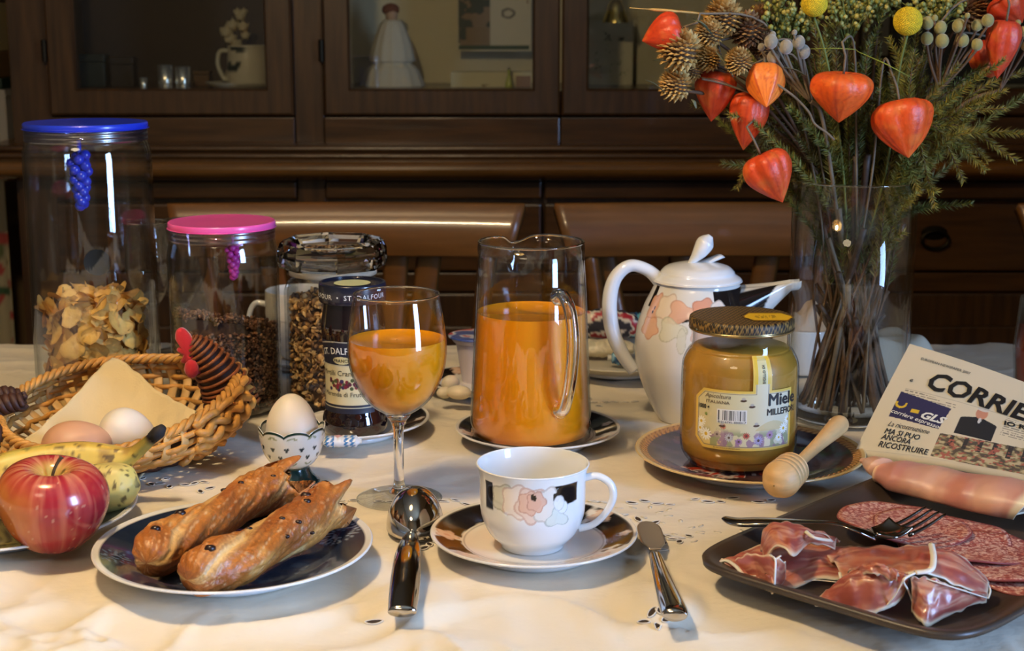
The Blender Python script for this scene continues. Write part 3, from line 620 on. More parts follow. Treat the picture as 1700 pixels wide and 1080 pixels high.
Q = [(max(x - .0013, .0008), z_ + .0012) for x, z_ in P if z_ < zj - .001]; rj = np.interp(zj, P[:, 1], P[:, 0]) - .0013
ju = obj('orange_juice', lathe(Q + [(rj, zj)], 72), JUICE, wg)
obj('juice_surface', lathe([(rj, zj), (rj * .97, zj - .0008), (.0008, zj - .0009)], 72), JUICETOP, wg)

# ---- glass pitcher of juice on its saucer
PP = T(893, 733); plate('saucer', 'white flowered saucer with black border under the juice pitcher', 'saucer', (PP.x, PP.y, 0), .0745, .014, rim_decor(.0745, rot=.25, seed=4))
pc = T(881, 728, DF); pit = thing('juice_pitcher', 'tall tapering glass pitcher of orange juice with a glass handle', 'pitcher', (pc.x, pc.y, DF))
pzt = D(881, 401, pc.y).z - DF; R0, R1 = .0545, .0467
sa = math.radians(106)
def spout(R, TH, Z):
    q = sm(pzt - .022, pzt, Z); d = np.abs((TH - sa + PI) % (2 * PI) - PI)
    return R + q * (.010 * np.exp(-(d / .16) ** 2) - .004 * np.exp(-((d - .42) / .16) ** 2)), Z - q * .0085 * np.exp(-(d / .22) ** 2)
prof = [(.0008, .002), (R0 * .9, .0015), (R0 * .985, .005), (R0, .014)] + [(R0 + (R1 - R0) * k, .014 + (pzt - .014) * k) for k in np.linspace(.1, 1, 12)]
P = np.array(prof); I = P.copy(); I[:, 0] = np.clip(I[:, 0] - .0016, .0008, None); I[:3, 1] += .004
obj('pitcher_body', lathe(np.concatenate([P, I[::-1]]), 144, rfn=spout), GLASS, pit)
aa = np.linspace(0, 2 * PI, 145)
rr_, zz_ = spout(np.full(145, R1 - .0008), aa, np.full(145, pzt)); obj('rim', tube(np.column_stack([rr_ * np.cos(aa), rr_ * np.sin(aa), zz_]), .0011, 6, caps=False), SOLIDGLASS, pit)
pj = D(881, 516, pc.y).z - DF
Rj = lambda z_: R0 + (R1 - R0) * max(0, (z_ - .014)) / (pzt - .014) - .0019
obj('orange_juice', lathe([(.0008, .0075), (R0 * .93, .0075), (Rj(.0), .014)] + [(Rj(z_), z_) for z_ in np.linspace(.02, pj, 10)], 96), JUICE, pit)
obj('juice_surface', lathe([(Rj(pj), pj), (Rj(pj) - .001, pj - .001), (.0008, pj - .001)], 96), JUICETOP, pit)
ha = math.radians(-62)
def hz(py): return D(930, py, pc.y - .05).z - DF
hpts = cr([(R1 + .0015, hz(497)), (R1 + .010, hz(492)), (R1 + .022, hz(515)), (R1 + .027, hz(565)), (R1 + .023, hz(625)), (R0 + .006, hz(672)), (R0 - .002, hz(682))], 8)
obj('handle', tube([(x * math.cos(ha), x * math.sin(ha), z_) for x, z_ in hpts], cr([(.0075,), (.0055,), (.0056,), (.0058,), (.0056,), (.0056,), (.0075,)], 8)[:, 0], 18), SOLIDGLASS, pit)

# ---- egg cup and egg
ec = T(487, 797); egc = thing('egg_cup', 'white scalloped egg cup with dark trefoils and a green foot', 'egg cup', (ec.x, ec.y, 0))
ez = D(487, 706, ec.y).z
def scal(R, TH, Z):
    q = sm(ez * .62, ez, Z); w = np.abs(np.sin(TH * 4 + .4)); return R * (1 + .02 * q * w), Z - q * .0042 * (1 - w ** .6)
ep = cr([(.0135, .0135), (.0185, .017), (.0235, .025), (.0262, .036), (.0272, ez), (.0262, ez), (.0250, .036), (.022, .027), (.015, .020), (.0008, .018)], 10)
VF = lathe(ep, 300, rfn=scal); V = VF[0]; r, a = polar(V); z = V[:, 2]; s = (a + PI / 2) * .026; C = np.tile(lin((226, 226, 220)), (len(V), 1)); outm = (np.arange(len(V)) < len(V) * .45).astype(float)
top = scal(np.full(len(V), .027), a, np.full(len(V), ez))[1]
over(C, sm(.0016, .0009, top - z) * sm(-.0001, .0, top - z + .001), (24, 50, 42))
for row, (zz0, off) in enumerate([(.033, 0.), (.0255, .5)]):
    for k in range(-9, 10):
        cx = (k + off) * .0125 - .001
        for dx, dz in ((-.0011, .0006), (.0011, .0006), (0, -.0010)):
            over(C, outm * sm(.0013, .0010, np.hypot(s - cx - dx, z - zz0 - dz)), (36, 50, 56))
for k in range(-6, 7):
    cx = k * .0165 + .004
    for sg in (-1, 1):
        for (zz0, tilt) in ((.0425, .5), (.0195, -.5)):
            dx = (s - cx - sg * .0022); dz = z - zz0 + abs(tilt) * .0 ; c_, s_ = math.cos(tilt * sg), math.sin(tilt * sg)
            over(C, outm * sm(1.1, .8, np.hypot((dx * c_ - dz * s_) / .0026, (dx * s_ + dz * c_) / .0009)) * .85, (128, 136, 84))
obj('cup_bowl', VF, CERAMV, egc, cols=C)
obj('foot', lathe(cr([(.0008, .0145), (.013, .0145), (.0135, .012), (.0165, .006), (.0205, .0015), (.0205, 0), (.0008, 0)], 6), 64), mat('green_glaze', (18, 48, 46), .15, coat=.4), egc, solid=0)
EGGW = mat('white_eggshell', (238, 226, 208), .45, sss=.15, bump=.05, bscale=400); EGGB = mat('brown_eggshell', (212, 160, 122), .45, sss=.15, bump=.05, bscale=400)
def egg(label, loc, R, L, m, rot, group=None):
    n = 26; t = np.linspace(0, PI, n); z_ = -np.cos(t); r_ = np.sin(t) * (1 - .16 * z_)
    VF = lathe(np.column_stack([np.clip(r_ * R, .0002, None), z_ * L]), 48); o = obj('egg', VF, m, loc=loc, rot=rot); return tag(o, label, 'egg')
etop = D(487, 653, ec.y).z
egg('white boiled egg standing in the scalloped egg cup', (ec.x, ec.y, etop - .0275), .0212, .0275, EGGW, (0.04, 0, 0))

# ------------------------------------------------------------------ storage jars
def band_seal(R, z0, t, m):
    return obj('seal_ring', lathe([(R * .95, z0), (R, z0 + .001), (R, z0 + .0035), (R * .985, z0 + .0045), (R, z0 + .0055), (R, z0 + .008), (R * .985, z0 + .009), (R, z0 + .010), (R, z0 + .0125), (R * .95, z0 + .013)], 72), m, t)
def clip_jar(name, label, cx, by, R, zt, lid, seal, grp=None):
    p = T(cx, by); t = thing(name, label, 'jar', (p.x, p.y, 0), group=grp)
    P = [(.0008, .0035), (R * .90, .003), (R * .985, .006), (R, .014), (R, .05), (R, zt * .55), (R, zt - .036), (R * .992, zt - .028), (R * .945, zt - .019), (R * .925, zt - .0165), (R * .93, zt - .008)]
    C = np.array(P); I = C.copy(); I[:, 0] = np.clip(I[:, 0] - .0022, .0008, None); I[:3, 1] += .005
    obj('jar_body', lathe(np.concatenate([C, I[::-1]]), 96), GLASS, t)
    band_seal(R * .955, zt - .0185, t, seal)
    lo = obj('lid', lathe(cr([(.0008, zt - .001), (R * .55, zt - .0012), (R * .9, zt - .0005), (R * .95, zt - .0005), (R * .965, zt - .003), (R * .95, zt - .0062), (R * .9, zt - .006), (.0008, zt - .006)], 5), 96), lid, t)
    return t, lo
def grapes(t, lid, x, y, z, s, m):
    Ms, L = [], []
    for k in range(26):
        f = k / 25; w = s * (.75 * (1 - f) + .18) * (1 if f > .12 else .6); a = k * 2.4
        L.append((x + w * .62 * math.cos(a), y + w * .62 * math.sin(a), z - f * s * 3.1)); 
    q = s * .34; VFc = scatter(ICO2, np.tile(np.eye(3) * q, (26, 1, 1)), L)[0]
    o = obj('grape_ornament', VFc, m, lid); tag(o, kind='stuff')
    obj('ornament_peg', tube([(x, y, z - s * .3), (x, y, z + s * .9)], s * .14, 8), m, lid)
BLUEP = mat('blue_plastic', (28, 52, 188), .28, coat=.3); PINKP = mat('pink_plastic', (238, 92, 168), .30, coat=.3)
jar1, l1 = clip_jar('tall_glass_jar', 'tall glass jar of corn flakes with a flat blue lid', 168, 670, .0606, .2795, BLUEP, thin_glass('blue_seal', (.42, .46, .88), (.25, .28, .7), .22, .25))
jc = Vector(jar1.location)
grapes(jar1, l1, .001, -.030, .2500, .0155, BLUEP)
# round stamped mark on the far side of the jar
def mark(u, v):
    rr = v * .0135; a = u * 2 * PI; x = rr * np.cos(a) - .012; z_ = rr * np.sin(a) * 1.0; th = PI / 2 + (-x) / .0583
    return np.column_stack([.0583 * np.cos(th), .0583 * np.sin(th), .1335 + z_])
V, F, u, v = grid(mark, 40, 12); obj('stamped_mark', (V, F), mat('dark_sticker', (40, 50, 56), .6), jar1)
jar2, l2 = clip_jar('short_glass_jar', 'shorter glass jar of brown puffed rice with a pink lid', 380, 678, .0530, .1865, PINKP, thin_glass('pink_seal', (.82, .55, .80), (.7, .35, .6), .22, .25))
grapes(jar2, l2, .014, -.022, .166, .0100, mat('magenta_plastic', (206, 60, 160), .3, coat=.3))

# corn flakes
def flake_mesh(k):
    rg = np.random.default_rng(k); n = 14
    def f(u, v):
        a = u * 2 * PI; r_ = v * (1 + .14 * np.sin(2 * a + k) + .10 * np.sin(3 * a + 2 * k) + .05 * np.sin(7 * a + k)); x, y = r_ * np.cos(a), r_ * np.sin(a) * .82
        return np.column_stack([x, y, .20 * (x * x * math.cos(k) - y * y * math.sin(k + 1)) + .08 * vn3(x * 3 + k, y * 3, 1) + .03 * vn3(x * 9, y * 9, k)]) * .0132
    V, F, u, v = grid(f, 19, 5); C = np.tile(lin((238, 194, 104)), (len(V), 1)); nn = fbm(V[:, 0] * 220, V[:, 1] * 220, k, 3)
    over(C, sm(-.1, .4, nn) * .5, (218, 160, 82)); over(C, sm(.35, .0, v) * .4, (246, 216, 150)); over(C, sm(.9, 1., v) * .35, (186, 116, 48))
    return V, F, C
FLM = VP('corn_flake_crust', .6, bump=.25, bscale=500)
fms = [me_new('corn_flake', *flake_mesh(k)[:2], FLM, flake_mesh(k)[2]) for k in range(7)]
zfl = D(168, 492, jc.y).z; kk = 0
inner_R = .0535
for i in range(215):
    if i < 155:
        a = RNG.uniform(-PI * 1.06, .06 * PI); z = RNG.uniform(.006, zfl - .006); q = RNG.uniform(.72, .90); tang = True
    else:
        a = RNG.uniform(0, 2 * PI); z = zfl + RNG.uniform(-.008, .002); q = .8 * math.sqrt(RNG.uniform(0, 1)); tang = False
    o = bpy.data.objects.new('corn_flake', fms[i % 7]); COL.objects.link(o)
    o.location = (jc.x + inner_R * q * math.cos(a), jc.y + inner_R * q * math.sin(a), z)
    if tang:
        nrm = Vector((math.cos(a), math.sin(a), RNG.normal(0, .35))).normalized(); nrm = (nrm + Vector(RNG.normal(0, .20, 3))).normalized(); o.rotation_euler = (nrm.to_track_quat('Z', 'Y') @ Matrix.Rotation(RNG.uniform(0, 6.28), 3, 'Z').to_quaternion()).to_euler()
    else:
        o.rotation_euler = (RNG.normal(0, .5), RNG.normal(0, .5), RNG.uniform(0, 6.28))
    s_ = RNG.uniform(.75, 1.12); o.scale = (s_, s_, s_)
    tag(o, 'golden corn flake lying among the flakes inside the tall blue-lidded jar', 'corn flake', 'corn flakes in the tall jar')
fc = lathe([(.0008, .009), (.036, .009), (.040, .02), (.040, zfl - .02), (.03, zfl - .012), (.0008, zfl - .01)], 40)
tag(obj('corn_flake_heap', fc, mat('packed_flakes', (170, 116, 52), .9, var=.4, vscale=90, bump=1, bscale=200), loc=(jc.x, jc.y, 0)), 'packed mass of corn flakes at the core of the tall jar', 'corn flakes', kind='stuff')

# puffed rice and muesli, countless grains: one object each
def fill(name, label, cat, loc, R, ztop, n, shape, colfn, core, slope=(0, 0), oct_=False):
    L = []
    while len(L) < n:
        a = RNG.uniform(0, 2 * PI)
        if RNG.uniform() < .72: q = RNG.uniform(.93, 1.0); z = RNG.uniform(.008, ztop)
        else: q = math.sqrt(RNG.uniform()); z = ztop + RNG.uniform(-.004, .001)
        x, y = R * q * math.cos(a), R * q * math.sin(a); zt_ = ztop + slope[0] * x + slope[1] * y + .003 * math.sin(9 * a)
        if z > ztop - .006: z = zt_ - (ztop - z)
        if z < zt_ + .001: L.append((x, y, z))
    sc_ = RNG.uniform(.75, 1.25, n)
    VF, C = scatter(shape, rotm(n) * sc_[:, None, None], L, colfn(n))
    o = obj(name, VF, VP(name + '_grain', .75), loc=loc, cols=C)
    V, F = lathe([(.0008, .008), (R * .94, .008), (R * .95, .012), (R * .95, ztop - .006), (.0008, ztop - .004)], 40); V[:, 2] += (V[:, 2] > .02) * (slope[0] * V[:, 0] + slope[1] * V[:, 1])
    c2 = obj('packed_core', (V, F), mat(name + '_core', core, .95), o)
    return tag(o, label, cat, kind='stuff')
def pick(cols, p):
    cols = np.array([lin(c) for c in cols])
    return lambda n: cols[RNG.choice(len(cols), n, p=p)] * RNG.uniform(.7, 1.25, n)[:, None]
grain = (ICO1[0] * np.array((.0022, .0014, .0012)), ICO1[1])
z2 = D(380, 528, jar2.location.y).z
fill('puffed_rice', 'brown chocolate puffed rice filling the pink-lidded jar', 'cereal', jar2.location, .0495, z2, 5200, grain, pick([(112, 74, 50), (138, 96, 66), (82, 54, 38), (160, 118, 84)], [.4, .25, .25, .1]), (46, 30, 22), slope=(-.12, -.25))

# octagonal jar of muesli
oc = T(558, 675); oj = thing('octagonal_glass_jar', 'faceted octagonal glass jar of muesli with a glass lid', 'jar', (oc.x, oc.y, 0), .2)
OH = .168
def octfn(R, TH, Z): 
    m = (TH % (PI / 4)) - PI / 8; return R * math.cos(PI / 8) / np.cos(m) * 1.03, Z
pb = np.array([(.0008, .004), (.043, .003), (.046, .006), (.0465, .02), (.0465, .118), (.044, .126), (.040, .130), (.040, .140)]); pi_ = pb.copy(); pi_[:, 0] = np.clip(pi_[:, 0] - .0028, .0008, None); pi_[:3, 1] += .005
obj('jar_body', lathe(np.concatenate([pb, pi_[::-1]]), 64, rfn=octfn), GLASS, oj, smooth=True, auto=True)
GLASSLID = SOLIDGLASS
lv = np.array([(.0008, .152), (.037, .152), (.041, .150), (.0445, .143), (.0500, .141), (.0515, .146), (.0515, .158), (.0490, .165), (.0455, OH), (.041, .166), (.036, .160), (.0008, .159)])
obj('glass_lid', lathe(lv, 8 * 4, rfn=octfn), GLASSLID, oj, smooth=False)
obj('lid_boss', lathe(cr([(.0008, .150), (.008, .150), (.016, .152), (.0008, .1525)], 4), 16), GLASSLID, oj)
obj('rubber_seal', lathe([(.0395, .1335), (.0425, .134), (.0425, .1395), (.0395, .140)], 64), mat('milky_seal', (196, 190, 172), .5), oj)
flat = (ICO1[0] * np.array((.0042, .0032, .0011)), ICO1[1])
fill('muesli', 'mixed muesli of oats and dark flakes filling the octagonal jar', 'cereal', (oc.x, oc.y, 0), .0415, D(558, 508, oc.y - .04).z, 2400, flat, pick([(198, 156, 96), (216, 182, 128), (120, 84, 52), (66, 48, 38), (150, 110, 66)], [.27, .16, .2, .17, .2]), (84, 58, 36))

# ------------------------------------------------------------------ jam jar on its plate
JP = T(580, 716); plate('side_plate', 'white plate with black border under the dark jam jar', 'plate', (JP.x, JP.y, 0), .0745, .014, rim_decor(.0745, rot=.0, seed=9))
jj = T(590, 716, DF); jam = thing('jam_jar', 'waisted jar of dark berry jam with navy lid and label', 'jar', (jj.x, jj.y, DF))
JH = D(590, 466, jj.y).z - DF
jp = cr([(.0008, .001), (.024, .0), (.0285, .003), (.0298, .010), (.0285, .018), (.0262, .026), (.0258, .045), (.0262, .07), (.0278, .088), (.0290, .099), (.0280, .108), (.0262, JH - .018), (.0262, JH - .006)], 6)
obj('jar_glass', lathe(jp, 96), mat('dark_jam_in_glass', (22, 12, 18), .04, coat=1, spec=.8), jam)
lc = obj('cap', lathe(cr([(.0285, JH - .017), (.0300, JH - .0165), (.0302, JH - .004), (.0295, JH - .0005), (.027, JH - .0005), (.0255, JH - .002), (.0008, JH - .002)], 4), 96), mat('navy_cap', (26, 30, 48), .25, coat=.5), jam)
obj('cap_top_print', (disc2d(0, 0, .0165, .0165, 40)[0] + np.array((0, 0, JH - .0016)), [list(range(40))]), mat('cap_cream', (190, 196, 150), .4), lc)
tx = text2d('ST. DALFOUR  •  ST. DALFOUR', .0062, align='CENTER', space=1.15); obj('cap_lettering', on_cyl(tx, .0304, -PI / 2 - .35, JH - .0125), WHITEINK, lc)
def rj_(z_): return np.interp(z_, [p_[1] for p_ in jp], [p_[0] for p_ in jp])
def jlab(u, v):
    a = -PI / 2 - .32 + (u - .5) * 2.3; z_ = .0235 + v * .066 + 0; r_ = rj_(z_) + .0003; return np.column_stack([r_ * np.cos(a), r_ * np.sin(a), z_])
V, F, u, v = grid(jlab, 180, 160); C = np.tile(lin((30, 34, 52)), (len(V), 1)); U = (u - .5) * .060; Zl = v * .066
over(C, (Zl < .043).astype(float) * (Zl > .0075) * (np.abs(U) < .0262), (208, 198, 158))
over(C, (np.abs(Zl - .0052) < .0005).astype(float), (190, 186, 160)); over(C, (np.abs(Zl - .0436) < .0005).astype(float), (190, 186, 160))
over(C, sm(1.03, 1, np.hypot(U / .0085, (Zl - .0485) / .0034)), (206, 198, 150))
arch = .0655 - 5.5 * U ** 2; over(C, (np.abs(Zl - arch) < .0005).astype(float), (180, 178, 165))
n = fbm(U * 260, Zl * 260, 3, 2)
for i in range(46):
    cx, cz = RNG.uniform(-.013, .019), .0262 + RNG.normal(0, .0022); over(C, sm(.0019, .0015, np.hypot(U - cx, Zl - cz)), [(120, 30, 48), (50, 40, 84), (72, 84, 48), (90, 24, 50)][i % 4])
lb = obj('label', (V, F), VP('jam_label_print', .5), jam, cols=C)
keep = (V[:, 2].max())
def jtext(s, size, dz, bold=0, ink=INK, off=0, arc=0, sx=1):
    Vt, Ft = text2d(s, size, bold, align='CENTER', sx=sx); Vt = Vt.copy(); z_ = .0235 + dz + Vt[:, 1] - arc * Vt[:, 0] ** 2; a = -PI / 2 - .32 + (Vt[:, 0] + off) / .0265; r_ = rj_(z_) + .0006
    obj('label_lettering', (np.stack([r_ * np.cos(a), r_ * np.sin(a), z_], -1), Ft), ink, lb)
jtext('ST. DALFOUR', .0086, .0545, .01, WHITEINK, 0, 6, .85); jtext('FRANCE', .0042, .0470, .01); jtext('Mirtilli Cranberry', .0068, .0345, .0, off=0); jtext('Merenda di Frutta', .0060, .0155, .0)
fo = T(567, 742, DF)
fw = thing('wrapped_chocolate', 'small blue and white checked wrapped sweet before the jam jar', 'sweet', (fo.x, fo.y, DF), .06)
def wrapf(u, v):
    a = v * 2 * PI; e = np.clip(np.minimum(u, 1 - u) * 7, .35, 1); return np.column_stack([(u - .5) * .036, .0085 * np.cos(a) * (.6 + .4 * e), .0055 + .005 * np.sin(a) * e + .0004 * vn3(u * 20, v * 9, 1)])
V, F, u, v = grid(wrapf, 90, 60); C = np.tile(lin((216, 220, 224)), (len(V), 1)); q = ((np.floor(u * 13 + v * 9) + np.floor(v * 9 - u * 13 * .0)) % 2 == 0)
over(C, q * (np.abs(u - .45) > .12) * (u < .86), (52, 118, 176)); over(C, sm(.05, .04, np.hypot((u - .43) * .5, (v - .2) * .35)) * .7, (200, 120, 120))
obj('foil', (V, F), VP('foil_print', .3), fw, cols=C)

# ------------------------------------------------------------------ coffee pot
tp = T(1152, 692); pot = thing('coffee_pot', 'white porcelain coffee pot with peach flowers and a bud-shaped lid knob', 'pot', (tp.x, tp.y, 0)); TPY = tp.y
zc = D(1150, 474, TPY - .03).z; 
tpx = lambda px, py: D(px, py, TPY).x - tp.x
tpz = lambda py: D(1150, py, TPY).z
bp = cr([(.0008, .003), (.030, .003), (.033, .0), (.036, .002), (.046, .022), (.0555, .048), (.0580, .068), (.0565, .088), (.0505, .108), (.0440, .122), (.0400, zc - .002), (.0425, zc), (.0405, zc + .001), (.037, zc - .004), (.046, .108), (.053, .07), (.035, .01), (.0008, .008)], 24)
VF = lathe(bp, 480); V = VF[0]; r, a = polar(V); z = V[:, 2]; C = np.tile(lin((226, 222, 212)), (len(V), 1)); outm = (np.arange(len(V)) < len(V) * .62).astype(float); s = ((a + PI / 2 + .12 + PI) % (2 * PI) - PI) * .05
over(C, outm * (s > .018) * (s < .10) * sm(.098, .10, z - .45 * (s - .035)) * (z < zc - .004), BLK)
over(C, outm * (s < -.052) * (s > -.060) * (z > .112) * (z < zc - .003), BLK)
over(C, outm * sm(.0025, .0018, np.abs(z - .105 - .25 * (s + .01))) * (np.abs(s + .006) < .012), BLK)
BS = 1.0; B2 = lambda *k, **q: cblob(*k, **q)
B2(-.046, .112, .010, .013, (224, 172, 140), .95, (190, 130, 104)); B2(-.046, .094, .011, .010, (228, 182, 152), .95, (190, 130, 104), ph=1); B2(-.030, .114, .013, .012, (232, 216, 196), 1, (196, 170, 146)); B2(-.014, .111, .015, .009, (226, 178, 148), .95, (196, 150, 126), .3, 3)
B2(-.022, .095, .012, .010, (220, 216, 190), .8, (180, 176, 146), .25, 3); B2(-.012, .086, .004, .012, (218, 214, 190), .8, (180, 176, 146), 0)
B2(.008, .113, .013, .011, (222, 158, 126), 1, (180, 118, 92)); B2(.008, .094, .013, .012, (230, 200, 180), .9, (196, 160, 140)); B2(.022, .112, .009, .010, (226, 214, 200), 1, (160, 150, 140), .05)
for dx, dz in ((0, 0), (.002, .002), (-.0015, .0025), (.001, -.0025), (-.046 - .008, .001), (-.047 - .008, -.003)): B2(.008 + dx, .111 + dz, .0009, .0016, BLK, 1, None, 0)
obj('pot_body', VF, CERAMV, pot, cols=C)
zl = zc - .001
ld = obj('lid', lathe(cr([(.041, zl), (.0415, zl + .003), (.036, zl + .007), (.034, zl + .0105), (.028, zl + .015), (.012, zl + .0185), (.0008, zl + .019)], 6), 96), CERAM, pot)
kpz = D(1175, 391, TPY).z
kb = [(tpx(1140, 440), -.004, zl + .014), (tpx(1150, 430), -.004, zl + .021), (tpx(1162, 413), -.003, tpz(416)), (tpx(1172, 398), 0, tpz(402)), (tpx(1180, 391), 0, kpz)]
obj('lid_knob', tube(cr(kb, 6), cr([(.0024,), (.0045,), (.0085,), (.0098,), (.0030,)], 6)[:, 0], 20, flat=.85), CERAM, ld)
obj('knob_leaf', tube(cr([(tpx(1150, 440), .004, zl + .016), (tpx(1175, 436), .004, tpz(434)), (tpx(1195, 428), .004, tpz(427)), (tpx(1204, 424), .004, tpz(428))], 6), cr([(.002,), (.008,), (.008,), (.0015,)], 6)[:, 0], 16, flat=.3), CERAM, ld)
hd = [(tpx(1098, 462), 0, zc - .002), (tpx(1075, 446), 0, tpz(448)), (tpx(1045, 444), 0, tpz(441)), (tpx(1021, 464), 0, tpz(462)), (tpx(1012, 500), 0, tpz(500)), (tpx(1016, 545), 0, tpz(545)), (tpx(1032, 585), 0, tpz(585)), (tpx(1052, 615), 0, tpz(615))]
obj('handle', tube(cr(hd, 8), cr([(.0085,), (.0070,), (.0070,), (.0078,), (.0085,), (.0085,), (.0080,), (.0070,)], 8)[:, 0], 16, flat=.85), CERAM, pot)
# long beak spout: U-shaped channel from the collar to the tip, closed underneath
def spoutf(u, v):
    x = .024 + u * (tpx(1318, 466) - .024); zt_ = zc - .002 + .001 * np.sin(u * PI) + (tpz(466) - zc + .002) * sm(.2, 1, u)
    dep = .070 * (1 - u) ** 1.0 + .0065; wid = .034 * (1 - u) ** 1.1 + .0065; a = v * 2 * PI
    inner = np.where(np.sin(a) > 0, .75, 1.0)
    return np.column_stack([x + .006 * (u > .97), wid * np.cos(a), zt_ - dep * .5 * (1 - np.sin(a)) + np.where(np.sin(a) > .0, -.003 * np.sin(a) * (1 - np.abs(np.cos(a))) * 2, 0) + .0035 * u * np.abs(np.cos(a)) * (np.sin(a) > -.2)])
V, F, u, v = grid(spoutf, 70, 49); C = np.tile(lin((226, 222, 212)), (len(V), 1)); sn = np.sin(v * 2 * PI)
over(C, ((sn < .80)).astype(float) * sm(.60, .57, u - .22 * sn) * sm(-.80, -.74, sn - .25 * u), BLK)
obj('spout', (V, F), CERAMV, pot, cols=C)

# ------------------------------------------------------------------ honey jar on a picture plate, dipper
hp0 = T(1243, 776)
def honey_plate(V):
    r, a = polar(V); q = r / .097; C = np.tile(lin((52, 36, 40)), (len(V), 1)); n = fbm(V[:, 0] * 40, V[:, 1] * 40, 5, 4); n2 = fbm(V[:, 0] * 90, V[:, 1] * 90, 15, 3)
    over(C, sm(.05, .2, n) * .7, (96, 66, 62)); over(C, (np.sin(a * 0 + V[:, 1] * 260 + V[:, 0] * 60) > .3) * sm(.02, -.06, V[:, 0]) * .5, (92, 66, 92))
    over(C, sm(.1, .16, n2) * sm(.8, .7, q) * (V[:, 1] < -.02) * (V[:, 0] < .0), (206, 186, 168)); over(C, sm(.2, .26, n2) * (V[:, 1] < -.01) * (V[:, 0] < .02), (176, 60, 40))
    over(C, sm(.18, .24, -n2) * sm(.02, .05, V[:, 0]), (70, 84, 58)); over(C, sm(.885, .892, q), (190, 140, 80))
    w = np.sin(a * 90 + q * 60) ; over(C, sm(.89, .9, q) * sm(.0, .4, w) * .8, (120, 70, 32)); over(C, sm(.955, .965, q), (214, 186, 132)); return C
hpl = plate('picture_plate', 'round dark picture plate with golden rope rim under the honey jar', 'plate', (hp0.x, hp0.y, 0), .097, .016, honey_plate, n=420)
rope = []
obj('rope_rim', lathe(cr([(.0855, .0115), (.0865, .0138), (.0885, .0145), (.0915, .0155), (.0930, .0152)], 5), 360, rfn=lambda R, TH, Z: (R, Z + .0009 * np.abs(np.sin(TH * 45 + R * 700)))), mat('gilded_rope', (186, 136, 78), .45, var=.25, vscale=120), hpl)
hj = T(1224, 765, DF); hn = thing('honey_jar', 'large labelled honey jar with black and gold screw lid', 'jar', (hj.x, hj.y, DF)); HH = D(1224, 524, hj.y).z - DF
HR = .0492
hpf = cr([(.0008, .001), (.036, .0005), (.0435, .004), (.0485, .013), (HR, .026), (HR, .05), (HR, .078), (.0482, .089), (.0440, .098), (.0408, .1025), (.0402, HH - .006)], 8)
obj('jar_glass', lathe(hpf, 120), GLASS, hn)
hz_ = hpf.copy(); hz_[:, 0] = np.clip(hz_[:, 0] - .0016, .0008, None); hz_[:, 1] += np.where(hz_[:, 1] < .01, .0015, 0)
hz_ = hz_[hz_[:, 1] < .1015]
obj('honey', lathe(np.concatenate([hz_, [(.0008, hz_[-1][1])]]), 96), mat('set_honey', (178, 132, 46), .4, sss=.2, sssc=(1, .6, .12), var=.16, vscale=30), hn)
cap = obj('cap', lathe(cr([(.0410, HH - .0105), (.0434, HH - .0105), (.0440, HH - .0090), (.0434, HH - .0075), (.0434, HH - .004), (.0430, HH - .001), (.0415, HH)], 5), 120), mat('gold_lacquer', (172, 150, 104), .25, metal=.9), hn)
V, F = lathe([(.0437, HH - .0075), (.0438, HH - .005), (.0438, HH - .003), (.0434, HH - .0008), (.0418, HH + .0004)] + [(x, HH + .0004) for x in np.linspace(.041, .0008, 70)], 420); C = np.tile(lin((22, 18, 14)), (len(V), 1))
hx, hy = V[:, 0] / .0040, V[:, 1] / .0040 + (HH - V[:, 2]) / .004
wv = np.minimum(np.abs(((hx + hy * .5) % 1) - .5), np.abs(((hx - hy * .5) % 1) - .5)); over(C, sm(.13, .07, wv) * .9, (150, 118, 58))
obj('cap_print', (V, F), VP('cap_hexagons', .55), cap, cols=C)
# tamper seal: yellow strip over lid and down the glass
def seal_top(u, v):
    x = .000 + u * .041 ; y = -.008 + (v - .5) * .036 * (np.clip(np.minimum(u, 1 - u) * 6, .30, 1)); c_, s_ = math.cos(.0), math.sin(.0); return np.column_stack([x, y, 0 * x + HH + .0009])
V, F, u, v = grid(seal_top, 50, 16); C = np.tile(lin((232, 186, 40)), (len(V), 1)); over(C, ((v < .1) | (v > .9) | (u < .03) | (u > .97)).astype(float), (140, 96, 20)); over(C, ((np.abs(v - .5) < .18) & (np.abs(u - .45) < .22) & (vn3(u * 40, v * 6, 1) > 0)).astype(float) * .7, (150, 104, 24))
obj('lid_seal', (V, F), VP('seal_print', .4), hn, cols=C)
def rh(z_): return np.interp(z_, [p_[1] for p_ in hpf], [p_[0] for p_ in hpf])
LA = -PI / 2 - .06; LZ0 = .031
def hl(u, v):
    a = LA + (u - .5) * 1.95; z_ = .0215 + v * .080; r_ = rh(z_) + .0005; return np.column_stack([r_ * np.cos(a), r_ * np.sin(a), z_])
V, F, u, v = grid(hl, 330, 270); U = (u - .5) * 1.95 * HR; Z_ = .0215 + v * .080
C = np.tile(lin((214, 204, 160)), (len(V), 1)); over(C, sm(-.01, .03, U) * .5, (226, 218, 200)); over(C, sm(.035, .024, Z_) * sm(.0, -.03, U) * .9, (226, 196, 96))
bx0, bx1, bz0, bz1 = -.043, .0445, .0235, .0735
inb = np.minimum(np.minimum(U - bx0, bx1 - U), np.minimum(Z_ - bz0, bz1 - Z_)); inb = np.minimum(inb, ((U - bx0) + (bz1 - Z_) - .008) * .7); inb = np.minimum(inb, ((U - bx0) + (Z_ - bz0) - .008) * .7)
strip = np.minimum(np.minimum(U - .0065, .0225 - U), .101 - Z_); ins = np.maximum(inb, np.where(Z_ > .06, strip, -1))
